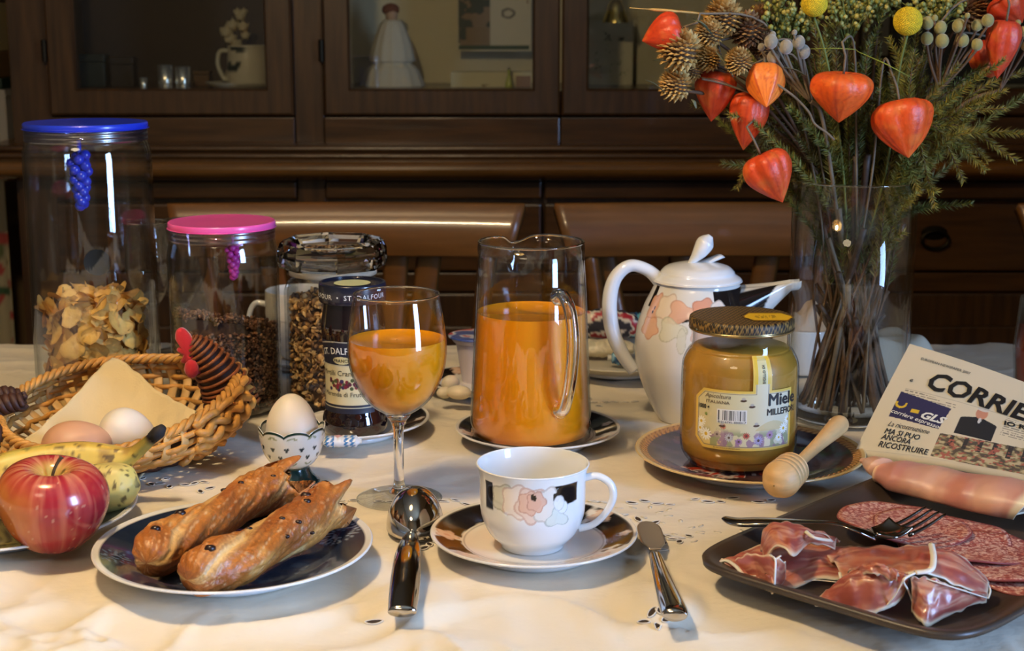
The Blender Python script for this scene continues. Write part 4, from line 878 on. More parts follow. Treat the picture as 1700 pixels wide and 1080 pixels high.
over(C, sm(.0024, .0018, ins), (224, 188, 84)); over(C, (np.abs(ins - .0028) < .0004).astype(float) * .8, (130, 110, 90))
over(C, ((Z_ > .079) & (np.abs(np.abs(U - .0145) - .0055) < .0014)).astype(float), (220, 186, 60)); over(C, ((Z_ > .079) & (np.abs(U - .0145) < .0038)).astype(float) * .7, (206, 196, 130))
# barcode
xb0, xb1 = -.0215, .001
bc = ((U > xb0 - .001) & (U < xb1 + .001) & (Z_ > .046) & (Z_ < .0575)); over(C, bc.astype(float), (226, 224, 216))
bars = np.random.default_rng(5).random(60) > .45; bi = np.clip(((U - xb0) / (xb1 - xb0) * 56).astype(int), 0, 59); over(C, ((U > xb0) & (U < xb1) & (Z_ > .0485) & (Z_ < .0568) & bars[bi]).astype(float) * .92, (40, 38, 38))
# flowers along the foot of the label
def daisy(cx, cz, s_, col=(244, 244, 236), core=(220, 180, 50)):
    dx, dz = U - cx, Z_ - cz; d = np.hypot(dx, dz) / s_; pet = np.abs(np.cos(6 * np.arctan2(dz, dx))); over(C, (d < .45 + .6 * pet).astype(float) * (ins > .003), col); over(C, sm(.32, .26, d) * (ins > .003), core)
n = fbm(U * 160, Z_ * 160, 6, 3); over(C, sm(.04, .1, n) * sm(.043, .036, Z_) * (ins > .003) * .75, (128, 140, 96)); over(C, sm(.12, .18, fbm(U * 200, Z_ * 200, 16, 3)) * sm(.042, .036, Z_) * (ins > .003) * .8, (150, 110, 140))
over(C, ((Z_ < .048 - (U - .025) ** 2 * 30) & (Z_ > .040) & (U > .006) & (U < .044)).astype(float) * .6, (206, 180, 110))
for k, (cx, cz, s_) in enumerate([(-.037, .045, .0045), (-.032, .035, .0052), (-.038, .039, .004), (.036, .040, .0045), (.041, .047, .004), (.031, .033, .0035)]): daisy(cx, cz, s_)
for cx, cz, s_, c_ in [(-.022, .036, .003, (170, 150, 140)), (-.012, .034, .0035, (190, 188, 180)), (.002, .036, .003, (176, 70, 60)), (.012, .032, .004, (170, 160, 200)), (.022, .036, .0035, (176, 130, 170)), (-.004, .031, .003, (150, 110, 160)), (-.017, .043, .0025, (180, 90, 70))]: daisy(cx, cz, s_, c_, (90, 70, 60))
for cx, cz in [(-.001, .0655), (.006, .0605), (-.018, .0435), (.010, .0445)]: over(C, sm(1.1, .8, np.hypot((U - cx - .3 * (Z_ - cz)) / .0028, (Z_ - cz) / .0011)), (80, 56, 40)); over(C, sm(1.1, .7, np.hypot((U - cx) / .0018, (Z_ - cz - .0016) / .0012)) * .8, (170, 164, 160))
lab = obj('label', (V, F), VP('honey_label_print', .45), hn, cols=C)
# drop label quads outside its outline
import bmesh
keepm = ins > -.0003; bm = bmesh.new(); bm.from_mesh(lab.data); bm.verts.ensure_lookup_table(); bmesh.ops.delete(bm, geom=[bm.verts[i] for i in range(len(keepm)) if not keepm[i]], context='VERTS'); bm.to_mesh(lab.data); bm.free()
def htext(s, size, u0, z0, bold=0, shear=0, ink=INK, sx=1, rot=False, al='LEFT'):
    Vt, Ft = text2d(s, size, bold, shear, al, sx=sx); X, Z2 = (Vt[:, 0], Vt[:, 1]) if not rot else (-Vt[:, 1], Vt[:, 0]); a = LA + (u0 + X) / HR; z_ = z0 + Z2; r_ = rh(z_) + .0009
    obj('label_lettering', (np.stack([r_ * np.cos(a), r_ * np.sin(a), z_], -1), Ft), ink, lab)
htext('Miele', .0140, .0190, .0610, .028, sx=1.0); htext('MILLEFIORI', .0076, .0185, .0528, .022, sx=.85)
GREY = mat('brown_ink', (110, 88, 66), .6)
htext('Apicoltura', .0052, -.0335, .0665, .0, .3, GREY); htext('ITALIANA', .0036, -.0325, .0620, .01, 0, GREY, sx=1.3); htext('1000 g', .0052, -.0405, .0565, .03, 0, INK, .8); htext('e', .0052, -.0335, .0510, .03, 0, mat('green_ink', (110, 140, 70), .6))
htext('8 016741 800017', .0026, -.0215, .0462, .0, 0, INK, 1.25); htext('SIGILLO DI', .0032, .0165, .0795, .02, 0, INK, 1, True); htext('da consumarsi preferibilmente', .0018, -.025, .0245, 0, 0, GREY)

# honey dipper
d0, d1 = T(1299, 793, .0235), D(1398, 700, 1.245); dd = d1 - d0
dp = thing('honey_dipper', 'pale wooden honey dipper with grooved head leaning on the plate', 'dipper', d0)
WOODP = mat('pale_beech', (214, 172, 116), .5, var=.12, vscale=40, bstretch=(1, 6, 1), bump=.1, bscale=200)
L = dd.length; q = dd.to_track_quat('Z', 'Y').to_euler()
headp = [(.0005, -.017), (.006, -.0162), (.0115, -.0125), (.0142, -.006)]
for k in range(4):
    z_ = -.004 + k * .0062; w = .0152 - .0003 * k; headp += [(w, z_), (w + .0002, z_ + .0030), (w - .0034, z_ + .0036), (w - .0034, z_ + .0052), (w - .0003, z_ + .0058)]
headp += [(.0125, .0225), (.0085, .0265), (.0055, .030)]
obj('dipper_head', lathe(headp, 48), WOODP, dp, rot=q)
obj('handle', lathe(cr([(.0054, .0295), (.0046, .042), (.0058, L * .6), (.0080, L * .86), (.0082, L * .95), (.005, L), (.0005, L + .0005)], 6), 32), WOODP, dp, rot=q)

# ------------------------------------------------------------------ blue plate with two twisted pastries
bpl = T(390, 938)
def blue_paint(V):
    r, a = polar(V); q = r / .0965; C = np.tile(lin((226, 226, 224)), (len(V), 1)); x, y = V[:, 0], V[:, 1]; n = fbm(x * 60, y * 60, 3, 4)
    topm = (np.arange(len(V)) >= len(V) * .5).astype(float)
    over(C, topm * sm(.955, .95, q), (30, 42, 66)); over(C, topm * sm(.70, .69, q), (68, 76, 92)); over(C, topm * sm(.70, .69, q) * sm(.0, .3, n) * .5, (120, 126, 132)); over(C, topm * sm(.70, .69, q) * sm(.05, .2, -n) * .5, (40, 48, 66))
    fx, fy = x - .078 * math.cos(.42), y - .078 * math.sin(.42); fa = np.arctan2(fy, fx); fr = np.hypot(fx, fy)
    over(C, topm * (np.abs(np.sin(fa * 9)) > .82) * sm(.018, .012, fr) * sm(.003, .005, fr) * sm(.95, .93, q) * .8, (170, 178, 190))
    fx, fy = x + .080 * math.cos(.1), y + .02; over(C, topm * (np.abs(np.sin(np.arctan2(fy, fx) * 7)) > .85) * sm(.014, .01, np.hypot(fx, fy)) * sm(.95, .93, q) * .6, (120, 140, 170)); return C
plate('blue_plate', 'dark blue plate with white edge holding the two twisted pastries', 'plate', (bpl.x, bpl.y, 0), .0965, .0165, blue_paint)
def pastry(label, pts, R, seed, tw, ends, ras):
    P = cr(pts, 16); k = len(P); n = 72; Tn, N, B = frames(P); t = np.linspace(0, 1, k)[:, None]; th = (np.arange(n) / n * 2 * PI)[None]
    env = np.where(t < .16, np.sqrt(np.clip(1 - (1 - t / .16) ** 2, 0.0, 1)) * 1.0, 1.0) * (1 - .12 * np.sin(t * PI * 2.2 + seed) ** 2) * (1 - .06 * t)
    ang = th - t * tw
    ridge = .13 * np.abs(np.sin(ang)) ** .7 + .05 * np.cos(3 * ang + seed)
    X, Y, Z = P[:, 0][:, None] + 0 * th, P[:, 1][:, None] + 0 * th, 0 * t + np.cos(th) * .02
    lay = fbm(t * 7 + seed, ang * 1.3 + 0 * t, 3, 3) * .16 + .030 * np.sin(ang * 13 + 7 * fbm(t * 6, ang, seed, 2)) + .05 * fbm(t * 22, ang * 5, seed, 2)
    flare = sm(.86, 1, t) * (.16 * np.sin(th * 3 + seed) + .12 * np.sin(th * 7 + 2 * seed) + .15)
    r_ = R * np.clip(env, 0.04, 1) * (.90 + ridge + lay + flare)
    along = sm(.9, 1, t) * (.008 * np.sin(th * 4 + seed) + .005 * np.sin(th * 9)) 
    V = P[:, None] + r_[..., None] * (np.cos(th)[..., None] * B[:, None] + .93 * np.sin(th)[..., None] * N[:, None]) + along[..., None] * Tn[:, None]
    V = V.reshape(-1, 3); V[:, 2] = np.maximum(V[:, 2], DF + .0006 + .004 * np.clip(np.hypot(V[:, 0] - bpl.x, V[:, 1] - bpl.y) - .07, 0, 1) / .02)
    F = [[i * n + j, i * n + (j + 1) % n, (i + 1) * n + (j + 1) % n, (i + 1) * n + j] for i in range(k - 1) for j in range(n)] + [list(range(n))[::-1], [(k - 1) * n + j for j in range(n)]]
    A = np.broadcast_to(ang, (k, n)).ravel(); TT = np.broadcast_to(t, (k, n)).ravel(); SN = np.abs(np.sin(A))
    C = np.tile(lin((178, 108, 44)), (len(V), 1)); n1 = fbm(V[:, 0] * 45, V[:, 1] * 45, V[:, 2] * 45 + seed, 4); st = fbm(TT * 4, A * 11, seed, 3)
    over(C, sm(.0, .35, n1) * .8, (150, 82, 34)); over(C, sm(.1, .4, -n1) * .7, (222, 162, 84)); over(C, sm(.45, .12, SN) * sm(-.25, .1, n1 + .1) * .85, (226, 188, 122)); over(C, sm(.12, .3, st) * .45, (124, 66, 30)); over(C, sm(.03, .0, np.abs(st)) * .5, (236, 204, 150)); over(C, sm(.35, .55, np.sin(A * 13 + 7 * fbm(TT * 6, A, seed, 2))) * .35, (138, 78, 34))
    over(C, sm(.94, 1, TT) * .5, (134, 72, 34))
    tt = thing('twisted_pastry', label, 'pastry', tuple(P[k // 2] * (1, 1, 0) + (0, 0, DF)), group='twisted pastries on the blue plate'); off = np.array(tt.location)
    obj('crust', (V - off, F), VP('pastry_crust', .42, bump=.9, bscale=190, coat=.1), tt, cols=C)
    for (i, j, s_) in ras:
        p = V[int(i * (k - 1)) * n + int(j * n) % n]; c = P[int(i * (k - 1))]; d = (p - c); d /= np.linalg.norm(d)
        VV = ICO2[0] * np.array((s_ * 1.3, s_, s_ * .8)); VV = VV * (1 + .2 * vn3(VV[:, 0] * 600, VV[:, 1] * 600, 3))[:, None]
        obj('chocolate_drop', (VV + p - d * s_ * .25 - off, ICO2[1]), CHOC, tt)
CHOC = mat('dark_chocolate', (40, 20, 16), .35)
pz = .0262
pastry('twisted golden pastry lying behind on the blue plate, towards the egg cup', [T(243, 935, pz - .002), T(275, 905, pz), T(345, 866, pz + .001), T(405, 832, pz + .002), T(445, 812, pz + .005), T(480, 800, pz + .007)], .0185, 1.3, 4.2, 1, [(.16, .27, .0028), (.30, .30, .0032), (.52, .30, .0018), (.58, .24, .0016), (.80, .18, .0015)])
pastry('twisted golden pastry lying in front on the blue plate, nearest the viewer', [T(310, 962, pz - .003), T(345, 945, pz - .001), T(400, 925, pz), T(455, 893, pz), T(508, 864, pz + .002), T(548, 834, pz + .006)], .0190, 4.1, 3.6, 1, [(.20, .22, .0030), (.50, .33, .0018), (.62, .20, .0016), (.66, .12, .0018), (.78, .22, .0024), (.84, .28, .0030), (.55, .08, .0018), (.72, .0, .0016)])

# ------------------------------------------------------------------ fruit plate: apple and two bananas
lp = T(2, 873)
def dark_paint(V):
    r, a = polar(V); q = r / .101; C = np.tile(lin((216, 214, 206)), (len(V), 1)); n = fbm(V[:, 0] * 50, V[:, 1] * 50, 3, 4); topm = (np.arange(len(V)) >= len(V) * .5).astype(float)
    over(C, topm * sm(.955, .95, q), (22, 24, 34)); over(C, topm * sm(.15, .3, n) * sm(.94, .92, q) * .6, (84, 92, 98)); return C
plate('fruit_plate', 'dark plate with white edge under the apple and bananas', 'plate', (lp.x, lp.y, 0), .101, .015, dark_paint)
ap = T(92, 903, DF); AR = .0375
app = thing('red_apple', 'shiny red and yellow apple with its stem, front left', 'apple', (ap.x, ap.y - .004, DF + .0005), 0); app.rotation_euler = (.16, .03, .3)
pa = cr([(.0006, .006), (.006, .004), (.013, .0008), (.020, .003), (.030, .014), (.0360, .027), (.0385, .038), (.0368, .049), (.0300, .0585), (.020, .0625), (.010, .0590), (.004, .0520), (.0006, .049)], 8)
VF = lathe(pa, 160, rfn=lambda R, TH, Z: (R * (1 + .022 * np.cos(TH * 2 + 1) + .015 * np.cos(TH * 5) * sm(.02, .0, Z) + .012 * np.cos(3 * TH)), Z + .0015 * np.cos(TH + 2) * (R / .03)))
V = VF[0]; r, a = polar(V); C = np.tile(lin((160, 38, 44)), (len(V), 1)); st = fbm(a * 34 / PI, V[:, 2] * 16, 3, 4); n = fbm(V[:, 0] * 50, V[:, 1] * 50, V[:, 2] * 50, 4)
over(C, sm(-.1, .35, st) * .35, (190, 86, 78)); over(C, sm(.1, .4, n) * .4, (196, 108, 70)); over(C, sm(.0, .3, fbm(a * 30 / PI, V[:, 2] * 30, 9, 2)) * .3, (206, 130, 96))
yl = sm(.0, -.8, np.cos(a - .3 + .55)) * 1.0; yl = np.cos(a + 2.75); over(C, sm(.45, 1, yl) * sm(-.5, .3, n + .2) * .8 * sm(.066, .05, V[:, 2]), (206, 128, 56)); over(C, sm(.018, .006, r) * (V[:, 2] > .036) * .9, (206, 180, 92)); over(C, sm(.034, .016, r) * (V[:, 2] > .036) * sm(-.05, .25, st) * .6, (214, 150, 106))
over(C, sm(.25, .28, vn3(V[:, 0] * 500, V[:, 1] * 500, V[:, 2] * 500) - .52) * .4, (226, 180, 140))
obj('apple_body', VF, VP('apple_skin', .22, coat=.35), app, cols=C)
obj('stem', tube(cr([(0, 0, .048), (.001, 0, .057), (.004, .001, .064), (.007, .0015, .0685)], 5), [.0011] * 12 + [.0013] * 3 + [.002], 8), mat('apple_stem', (74, 58, 34), .7), app)
def banana(label, pts, rad, seed, stemtip, pale):
    P = cr(pts, 12); k = len(P); rr2 = cr([(x,) for x in rad], 12)[:, 0]
    sec = lambda t, th: 1 + .055 * np.cos(5 * th + .5) + 0 * t
    VF = tube(P, rr2, 40, sec=sec); t = np.repeat(np.arange(k) / (k - 1), 40); V = VF[0]; C = np.tile(lin((214, 178, 74) if not pale else (216, 198, 112)), (len(V), 1)); n = fbm(V[:, 0] * 60, V[:, 1] * 60, V[:, 2] * 60 + seed, 4); n2 = fbm(V[:, 0] * 220, V[:, 1] * 220, V[:, 2] * 220 + seed, 2)
    over(C, sm(-.05, .3, n) * (.7 if not pale else .2), (140, 98, 38)); over(C, sm(.22, .28, n2) * .85, (70, 46, 26)); over(C, sm(.1, .4, -n) * .4, (196, 190, 96))
    if pale: over(C, sm(.006, .003, np.linalg.norm(V - np.array(P[-6]) - (-.002, -.012, .004), axis=1)) * .8, (96, 72, 58)); over(C, sm(.93, .99, t) * .4, (190, 186, 120))
    else: over(C, sm(.80, .92, t) * .6, (96, 84, 38)); over(C, sm(.93, .96, t), (44, 34, 30))
    tt = thing('banana', label, 'banana', tuple(P[0] * (1, 1, 0)), group='bananas beside the apple'); off = np.array(tt.location)
    obj('peel', (V - off, VF[1]), VP('banana_peel', .45, bump=.08, bscale=200), tt, cols=C)
    if not pale:
        d = P[-1] - P[-4]; d /= np.linalg.norm(d)
        obj('dry_stem', tube([P[-1] - d * .004 - off, P[-1] + d * .004 - off, P[-1] + d * .008 + (.001, 0, .002) - off], [.0048, .0055, .003], 9), mat('black_stem', (34, 28, 26), .8), tt)
    return tt
bz_ = .026
banana('spotted yellow banana behind the apple, its black stem over the eggs', [D(-75, 830, 1.10), D(-10, 795, 1.115), D(60, 778, 1.13), D(130, 768, 1.14), D(185, 765, 1.142), D(222, 752, 1.14), D(258, 722, 1.135)], [.010, .017, .0185, .0175, .0135, .0062, .0042], 2, True, False)
banana('paler banana tip resting on the plate right of the apple', [D(-80, 885, 1.115), D(0, 850, 1.11), D(80, 825, 1.10), D(150, 812, 1.095), D(190, 806, 1.09), D(214, 802, 1.086), D(224, 800, 1.084)], [.012, .018, .020, .0195, .018, .013, .003], 7, False, True)

# ------------------------------------------------------------------ hen-shaped wicker basket
bk = Vector((-.345, 1.275, 0)); bas = thing('wicker_basket', 'hen-shaped wicker basket with red-combed head holding a napkin and eggs', 'basket', bk)
WICK = mat('golden_wicker', (196, 140, 66), .5, var=.35, vscale=60, bump=.3, bscale=300); WICK2 = mat('pale_wicker', (206, 166, 104), .55, var=.3, vscale=50); DARKW = mat('dark_wicker', (64, 34, 22), .6, var=.4, vscale=90)
def bpt(a, t, off=0):
    f = .66 + .50 * math.sin(min(t * 1.2, 1) * PI / 2) - .10 * max(0, t - .6) / .4; hz0 = .030 + .013 * (1 + math.sin(a)) + .016 * max(0, math.cos(a)) ** 2; x = (.094 + .004 * math.cos(a)) * f * math.cos(a); y = .108 * f * math.sin(a); l = math.hypot(x, y)
    return np.array((x + off * x / l, y + off * y / l, .004 + hz0 * t))
NST = 44
for i in range(NST):
    a = i / NST * 2 * PI; P = [bpt(a + .10 * t, t, .0012 * math.cos(t * 16 + i * PI)) for t in np.linspace(0, 1, 14)]; obj('stake', tube(P, .0046, 8, flat=.28), WICK2, bas)
for row in range(6):
    t = .04 + row * .165; a = np.linspace(0, 2 * PI, NST * 4 + 1); P = [bpt(x, t, .0022 * math.cos(x * NST / 2 + (row % 2) * PI)) for x in a]
    obj('weaver', tube(P, .0024, 6, flat=1.1, caps=False), WICK if row > 1 else DARKW, bas)
for k in range(3):
    a = np.linspace(0, 2 * PI, 361); obj('rim_braid', tube([bpt(x, 1.03, .0028 * math.cos(x * 26 + k * 2.094)) + np.array((0, 0, .0026 * math.sin(x * 26 + k * 2.094))) for x in a], .0025, 7, caps=False), WICK, bas)
VF = lathe([(.0008, .003), (.6, .003), (.66, .006), (.9, .014)], 48); V = VF[0].copy(); V[:, 0] *= .094 * .9; V[:, 1] *= .108 * .9; obj('base', (V, VF[1]), DARKW, bas)
# breast: thick plaited coils at the right end, then the neck and head
for k in range(6):
    c = np.array((.098 + .006 * math.sin(k * .6), .03, .012 + k * .0085)); a = np.linspace(-.7, .95, 60); w = .004 + .0
    P = [bpt(x, .2 + k * .16, .005 + .0025 * math.cos(x * 30 + k * PI)) + np.array((0, 0, .002 * math.sin(x * 30 + k))) for x in a]; obj('breast_coil', tube(P, [.0012] + [.0034] * 58 + [.0012], 7), WICK, bas)
nb = [np.array(D(386, 676, 1.30)), np.array(D(374, 640, 1.30)), np.array(D(350, 604, 1.295)), np.array(D(326, 577, 1.29)), np.array(D(312, 566, 1.288))]; bkv = np.array(bk)
NP = cr([p - bkv for p in nb], 14); NR = cr([(.024,), (.0215,), (.0165,), (.0120,), (.0045,)], 14)[:, 0]; kn_ = len(NP)
obj('neck_core', tube(NP, NR * .92, 20), DARKW, bas)
Tn, N_, B_ = frames(NP); turns = 15; ts = np.linspace(0, 1, 700); idx = ts * (kn_ - 1); f = lambda A: np.stack([np.interp(idx, np.arange(kn_), A[:, j]) for j in range(3)], -1)
an = ts * turns * 2 * PI; R_ = np.interp(idx, np.arange(kn_), NR)[:, None]
obj('neck_winding', tube(f(NP) + R_ * (np.cos(an)[:, None] * f(B_) + np.sin(an)[:, None] * f(N_)), .0017, 5), mat('brown_raffia', (128, 70, 32), .55, var=.45, vscale=160), bas)
FELT = mat('red_felt', (190, 22, 34), .85, sheen=.4, bump=.3, bscale=400)
cpts = [D(px, py, 1.283) for px, py in [(293, 548), (303, 545), (315, 556), (324, 575), (330, 597), (334, 618), (322, 622), (312, 617), (311, 606), (300, 600), (304, 590), (293, 581), (300, 572), (291, 562)]]
cen = np.mean([np.array(p) for p in cpts], 0); CP = cr([np.array(p) for p in cpts], 4, True); m_ = len(CP)
Vc = [cen + (0, -.005, 0)] + [p + (0, -.0022, 0) for p in cen + (CP - cen) * .85] + list(CP) + [p + (0, .004, 0) for p in CP]; Vc = np.array(Vc) - bkv
Fc = [[0, 1 + i, 1 + (i + 1) % m_] for i in range(m_)]
for q_ in (0, 1): Fc += [[1 + q_ * m_ + i, 1 + (q_ + 1) * m_ + i, 1 + (q_ + 1) * m_ + (i + 1) % m_, 1 + q_ * m_ + (i + 1) % m_] for i in range(m_)]
Fc.append([1 + 2 * m_ + i for i in range(m_)][::-1]); obj('comb', (Vc, Fc), FELT, bas)
obj('wattle', (ICO2[0] * np.array((.0065, .005, .0085)) + np.array(D(318, 612, 1.278)) - bkv, ICO2[1]), FELT, bas)
obj('beak', lathe([(.0035, 0), (.0022, .005), (.0003, .011)], 10), mat('beak_wood', (190, 140, 60), .5), bas, loc=np.array(D(306, 590, 1.285)) - bkv, rot=(0, -2.0, 0))
# tail of dark braided straw at the left edge
for (px, py, Y, px2, py2, r_) in [(-30, 700, 1.24, 42, 668, .0105), (-30, 670, 1.26, 40, 662, .009), (-40, 735, 1.21, 30, 760, .013), (-45, 700, 1.2, 14, 745, .011)]:
    a_, b_ = np.array(D(px, py, Y)) - bkv, np.array(D(px2, py2, Y)) - bkv
    for s_ in range(3):
        tt = np.linspace(0, 1, 50); P = a_ + (b_ - a_) * tt[:, None] + np.column_stack([0 * tt, r_ * .5 * np.cos(tt * 14 + s_ * 2.09), r_ * .5 * np.sin(tt * 14 + s_ * 2.09) + .006 * np.sin(tt * PI)])
        obj('tail_braid', tube(P, r_ * .45 * (1 - .5 * tt ** 3), 7), DARKW, bas)
# napkin
NAPP = {k: np.array(p) for k, p in dict(pk=D(186, 590, 1.372), lf=D(22, 742, 1.215), rt=D(327, 684, 1.268), fr=D(200, 830, 1.185), ml=D(100, 655, 1.30), mr=D(262, 625, 1.335)).items()}
def napf(u, v):
    pk, lf, rt, fr = NAPP['pk'], NAPP['lf'], NAPP['rt'], NAPP['fr']; u_, v_ = u[:, None], v[:, None]
    P = (1 - u_) * (1 - v_) * pk + u_ * (1 - v_) * rt + (1 - u_) * v_ * lf + u_ * v_ * fr
    P[:, 2] -= .024 * np.sin(u * PI) * np.sin(v * PI) ** .8 + .006 * sm(.6, 1, v) * sm(.3, .9, u)
    P[:, 2] += .0035 * np.sin((u - v) * 7 + 1) * np.sin(PI * u) + .0022 * vn3(u * 5, v * 5, 7) + .0012 * vn3(u * 12, v * 12, 9)
    P[:, 1] += .004 * vn3(u * 3, v * 3, 17); P[:, 2] += -.005 * np.sin(v * PI) * (1 - u) + .0; return P
V, F, u, v = grid(napf, 70, 70); nap0 = np.array((bk.x, bk.y, .01))
tag(obj('cloth_napkin', (V - nap0, F), mat('cream_linen', (226, 206, 160), .85, bump=.25, bscale=500, sheen=.2), loc=nap0, solid=.0012), 'cream linen napkin peaked up inside the wicker basket', 'napkin')
e1 = D(127, 742, 1.205); egg('brown egg lying in the basket on the cream napkin', (e1.x, e1.y, e1.z), .0225, .029, EGGB, (0, PI / 2 - .15, .15))
e2 = D(214, 722, 1.232); egg('white egg lying in the basket behind the banana stem', (e2.x, e2.y, e2.z), .021, .026, EGGW, (.3, PI / 2 + .5, .3))

# ------------------------------------------------------------------ dark platter with cold cuts
pO = np.array((.112, .962)); pF = np.array((.262, .818)); pv = pF - pO; Lv = np.linalg.norm(pv); pv /= Lv; pu = np.array((-pv[1], pv[0])); Lu = .315
pc_ = pO + pv * Lv / 2 + pu * Lu / 2; prot = math.atan2(pv[1], pv[0])
plt_ = thing('square_platter', 'dark brown rectangular platter with upturned rim for the cold cuts', 'platter', (pc_[0], pc_[1], 0), prot)
def platf(u, v):   # v radial: 0 centre .. 1 rim
    a = u * 2 * PI; ex = 7.5; c, s_ = np.cos(a), np.sin(a); q = (np.abs(c) ** ex + np.abs(s_) ** ex) ** (-1 / ex); x, y = q * c * Lv / 2, q * s_ * Lu / 2
    k = np.clip(v, 0, 1); dist = 1 - k; f = k; z_ = .0095 + .0115 * sm(.74, 1, k) ** 1.2; return np.column_stack([x * f, y * f, z_])
nu = 200; V1, F1, u, v = grid(platf, nu + 1, 30); Vb = V1.copy(); Vb[:, 2] -= .0045 ; Vb[:, :2] *= .995; n1 = len(V1); F2 = F1[:, ::-1] + n1
ed = np.arange(nu) * 30 + 29; F3 = np.stack([ed, ed + n1, ed + 30 + n1, ed + 30], -1)[:, ::-1]
obj('platter_body', (np.concatenate([V1, Vb]), np.concatenate([F1, F2, F3])), mat('brown_stoneware', (62, 52, 45), .38, var=.06), plt_)
VFr = lathe([(.8, 0), (.86, 0), (.9, .0055), (.78, .0055)], 60); Vr = VFr[0].copy(); ar = np.arctan2(Vr[:, 1], Vr[:, 0]); qr = (np.abs(np.cos(ar)) ** 6 + np.abs(np.sin(ar)) ** 6) ** (-1 / 6); Vr[:, 0] *= qr * Lv / 2 * .8; Vr[:, 1] *= qr * Lu / 2 * .8; obj('foot_ring', (Vr, VFr[1]), mat('stoneware_foot', (50, 42, 38), .6), plt_)
PZ = .0105
SAL = mat('salami_meat', (170, 70, 62), .45); nt = SAL.node_tree; b = nt.nodes['Principled BSDF']; vo = nt.nodes.new('ShaderNodeTexVoronoi'); vo.inputs['Scale'].default_value = 620; vo.feature = 'F1'
tcn = nt.nodes.new('ShaderNodeTexCoord'); nz = nt.nodes.new('ShaderNodeTexNoise'); nz.inputs['Scale'].default_value = 260; rp = nt.nodes.new('ShaderNodeValToRGB'); mxn = nt.nodes.new('ShaderNodeMath'); mxn.operation = 'MULTIPLY'
nt.links.new(tcn.outputs['Object'], vo.inputs['Vector']); nt.links.new(tcn.outputs['Object'], nz.inputs['Vector']); nt.links.new(nz.outputs['Fac'], mxn.inputs[0]); mxn.inputs[1].default_value = 1.0; sep = nt.nodes.new('ShaderNodeSeparateColor'); nt.links.new(vo.outputs['Color'], sep.inputs[0]); ad = nt.nodes.new('ShaderNodeMath'); ad.operation = 'MULTIPLY_ADD'; nt.links.new(sep.outputs[0], ad.inputs[0]); ad.inputs[1].default_value = .55; nt.links.new(mxn.outputs[0], ad.inputs[2])
e_ = rp.color_ramp.elements; e_[0].position = .55; e_[0].color = (*lin((150, 68, 60)), 1); e_[1].position = .98; e_[1].color = (*lin((214, 172, 150)), 1); el = rp.color_ramp.elements.new(.75); el.color = (*lin((176, 98, 84)), 1)
nt.links.new(ad.outputs[0], rp.inputs[0]); nt.links.new(rp.outputs[0], b.inputs['Base Color']); bpn = nt.nodes.new('ShaderNodeBump'); bpn.inputs['Strength'].default_value = .4; bpn.inputs['Distance'].default_value = .001; nt.links.new(ad.outputs[0], bpn.inputs['Height']); nt.links.new(bpn.outputs[0], b.inputs['Normal'])
CAS = mat('salami_skin', (140, 62, 56), .5)
sal = [(1700, 946, .047, .0, 0, 'lowest salami slice at the right edge of the platter'), (1655, 930, .047, .0018, 1, 'salami slice second from the bottom of the fanned row'), (1600, 905, .0475, .0036, 2, 'middle salami slice of the fanned row'), (1560, 885, .0475, .0056, 3, 'salami slice under the fork tines'), (1500, 872, .0465, .0078, 4, 'topmost salami slice in the row, behind the fork handle')]
for px, py, R, dz, k, lab_ in sal:
    c = T(px, py, PZ + dz)
    def sf(u, v):
        a = u * 2 * PI; r_ = v * R * (1 + .03 * np.sin(3 * a + k) + .012 * np.sin(8 * a)); x, y = r_ * np.cos(a), r_ * np.sin(a)
        return np.column_stack([x, y, .0022 * np.sin(x * 60 + k) * (r_ / R) ** 2 + .0016 * np.cos(y * 75 + 2 * k) * (r_ / R) ** 2 + .0020 - .05 * np.clip(x, -1, 0) * 0 - x * .05])
    V, F, u, v = grid(sf, 97, 16); t = thing('salami_slice', lab_, 'salami', c, group='salami slices fanned on the platter'); obj('meat', (V, F), SAL, t, solid=.0013)
    a = np.linspace(0, 1, 97); E = sf(a, np.ones(97)); obj('skin', tube(E, .0008, 5, caps=False), CAS, t)
# folded prosciutto
def sheet(Aedge, Bedge, seed, nu=60, nv=26, puff=.0):
    A = cr([np.array(T(*p)) for p in Aedge], 10); B = cr([np.array(T(*p)) for p in Bedge], 10)
    rs = lambda P, n: np.stack([np.interp(np.linspace(0, 1, n), np.linspace(0, 1, len(P)), P[:, j]) for j in range(3)], -1)
    A, B = rs(A, nu), rs(B, nu)
    def f(u, v):
        i = np.round(u * (nu - 1)).astype(int); P = A[i] * (1 - v[:, None]) + B[i] * v[:, None]; w = np.sin(PI * v)
        P[:, 2] += puff * w + .0018 * w * vn3(u * 6 + seed, v * 3, 1) + .0012 * vn3(u * 16 + seed, v * 7, 2); P[:, 1] += .0015 * vn3(u * 9, v * 4, seed); return P
    V, F, u, v = grid(f, nu, nv); C = np.tile(lin((172, 92, 76)), (len(V), 1)); n = fbm(u * 4, v * 9, seed, 4); n2 = fbm(u * 3 + 4, v * 22, seed + 3, 3)
    over(C, sm(.0, .35, n) * .65, (196, 134, 106)); over(C, sm(.05, .35, -n) * .6, (142, 64, 60)); over(C, sm(.14, .26, n2) * .35, (232, 186, 150))
    e = np.minimum(v, 1 - v) + .05 * n; over(C, sm(.09, .03, np.minimum(1 - v, v * 2.2) + .05 * n), (236, 214, 186)); over(C, sm(.05, .0, np.minimum(u, 1 - u) + .03 * n) * .8, (232, 206, 176)); return V, F, C
HAM = VP('cured_ham', .32, sss=.25, coat=.15, bump=.1, bscale=180); FAT = mat('ham_fat', (238, 224, 204), .4, sss=.2)
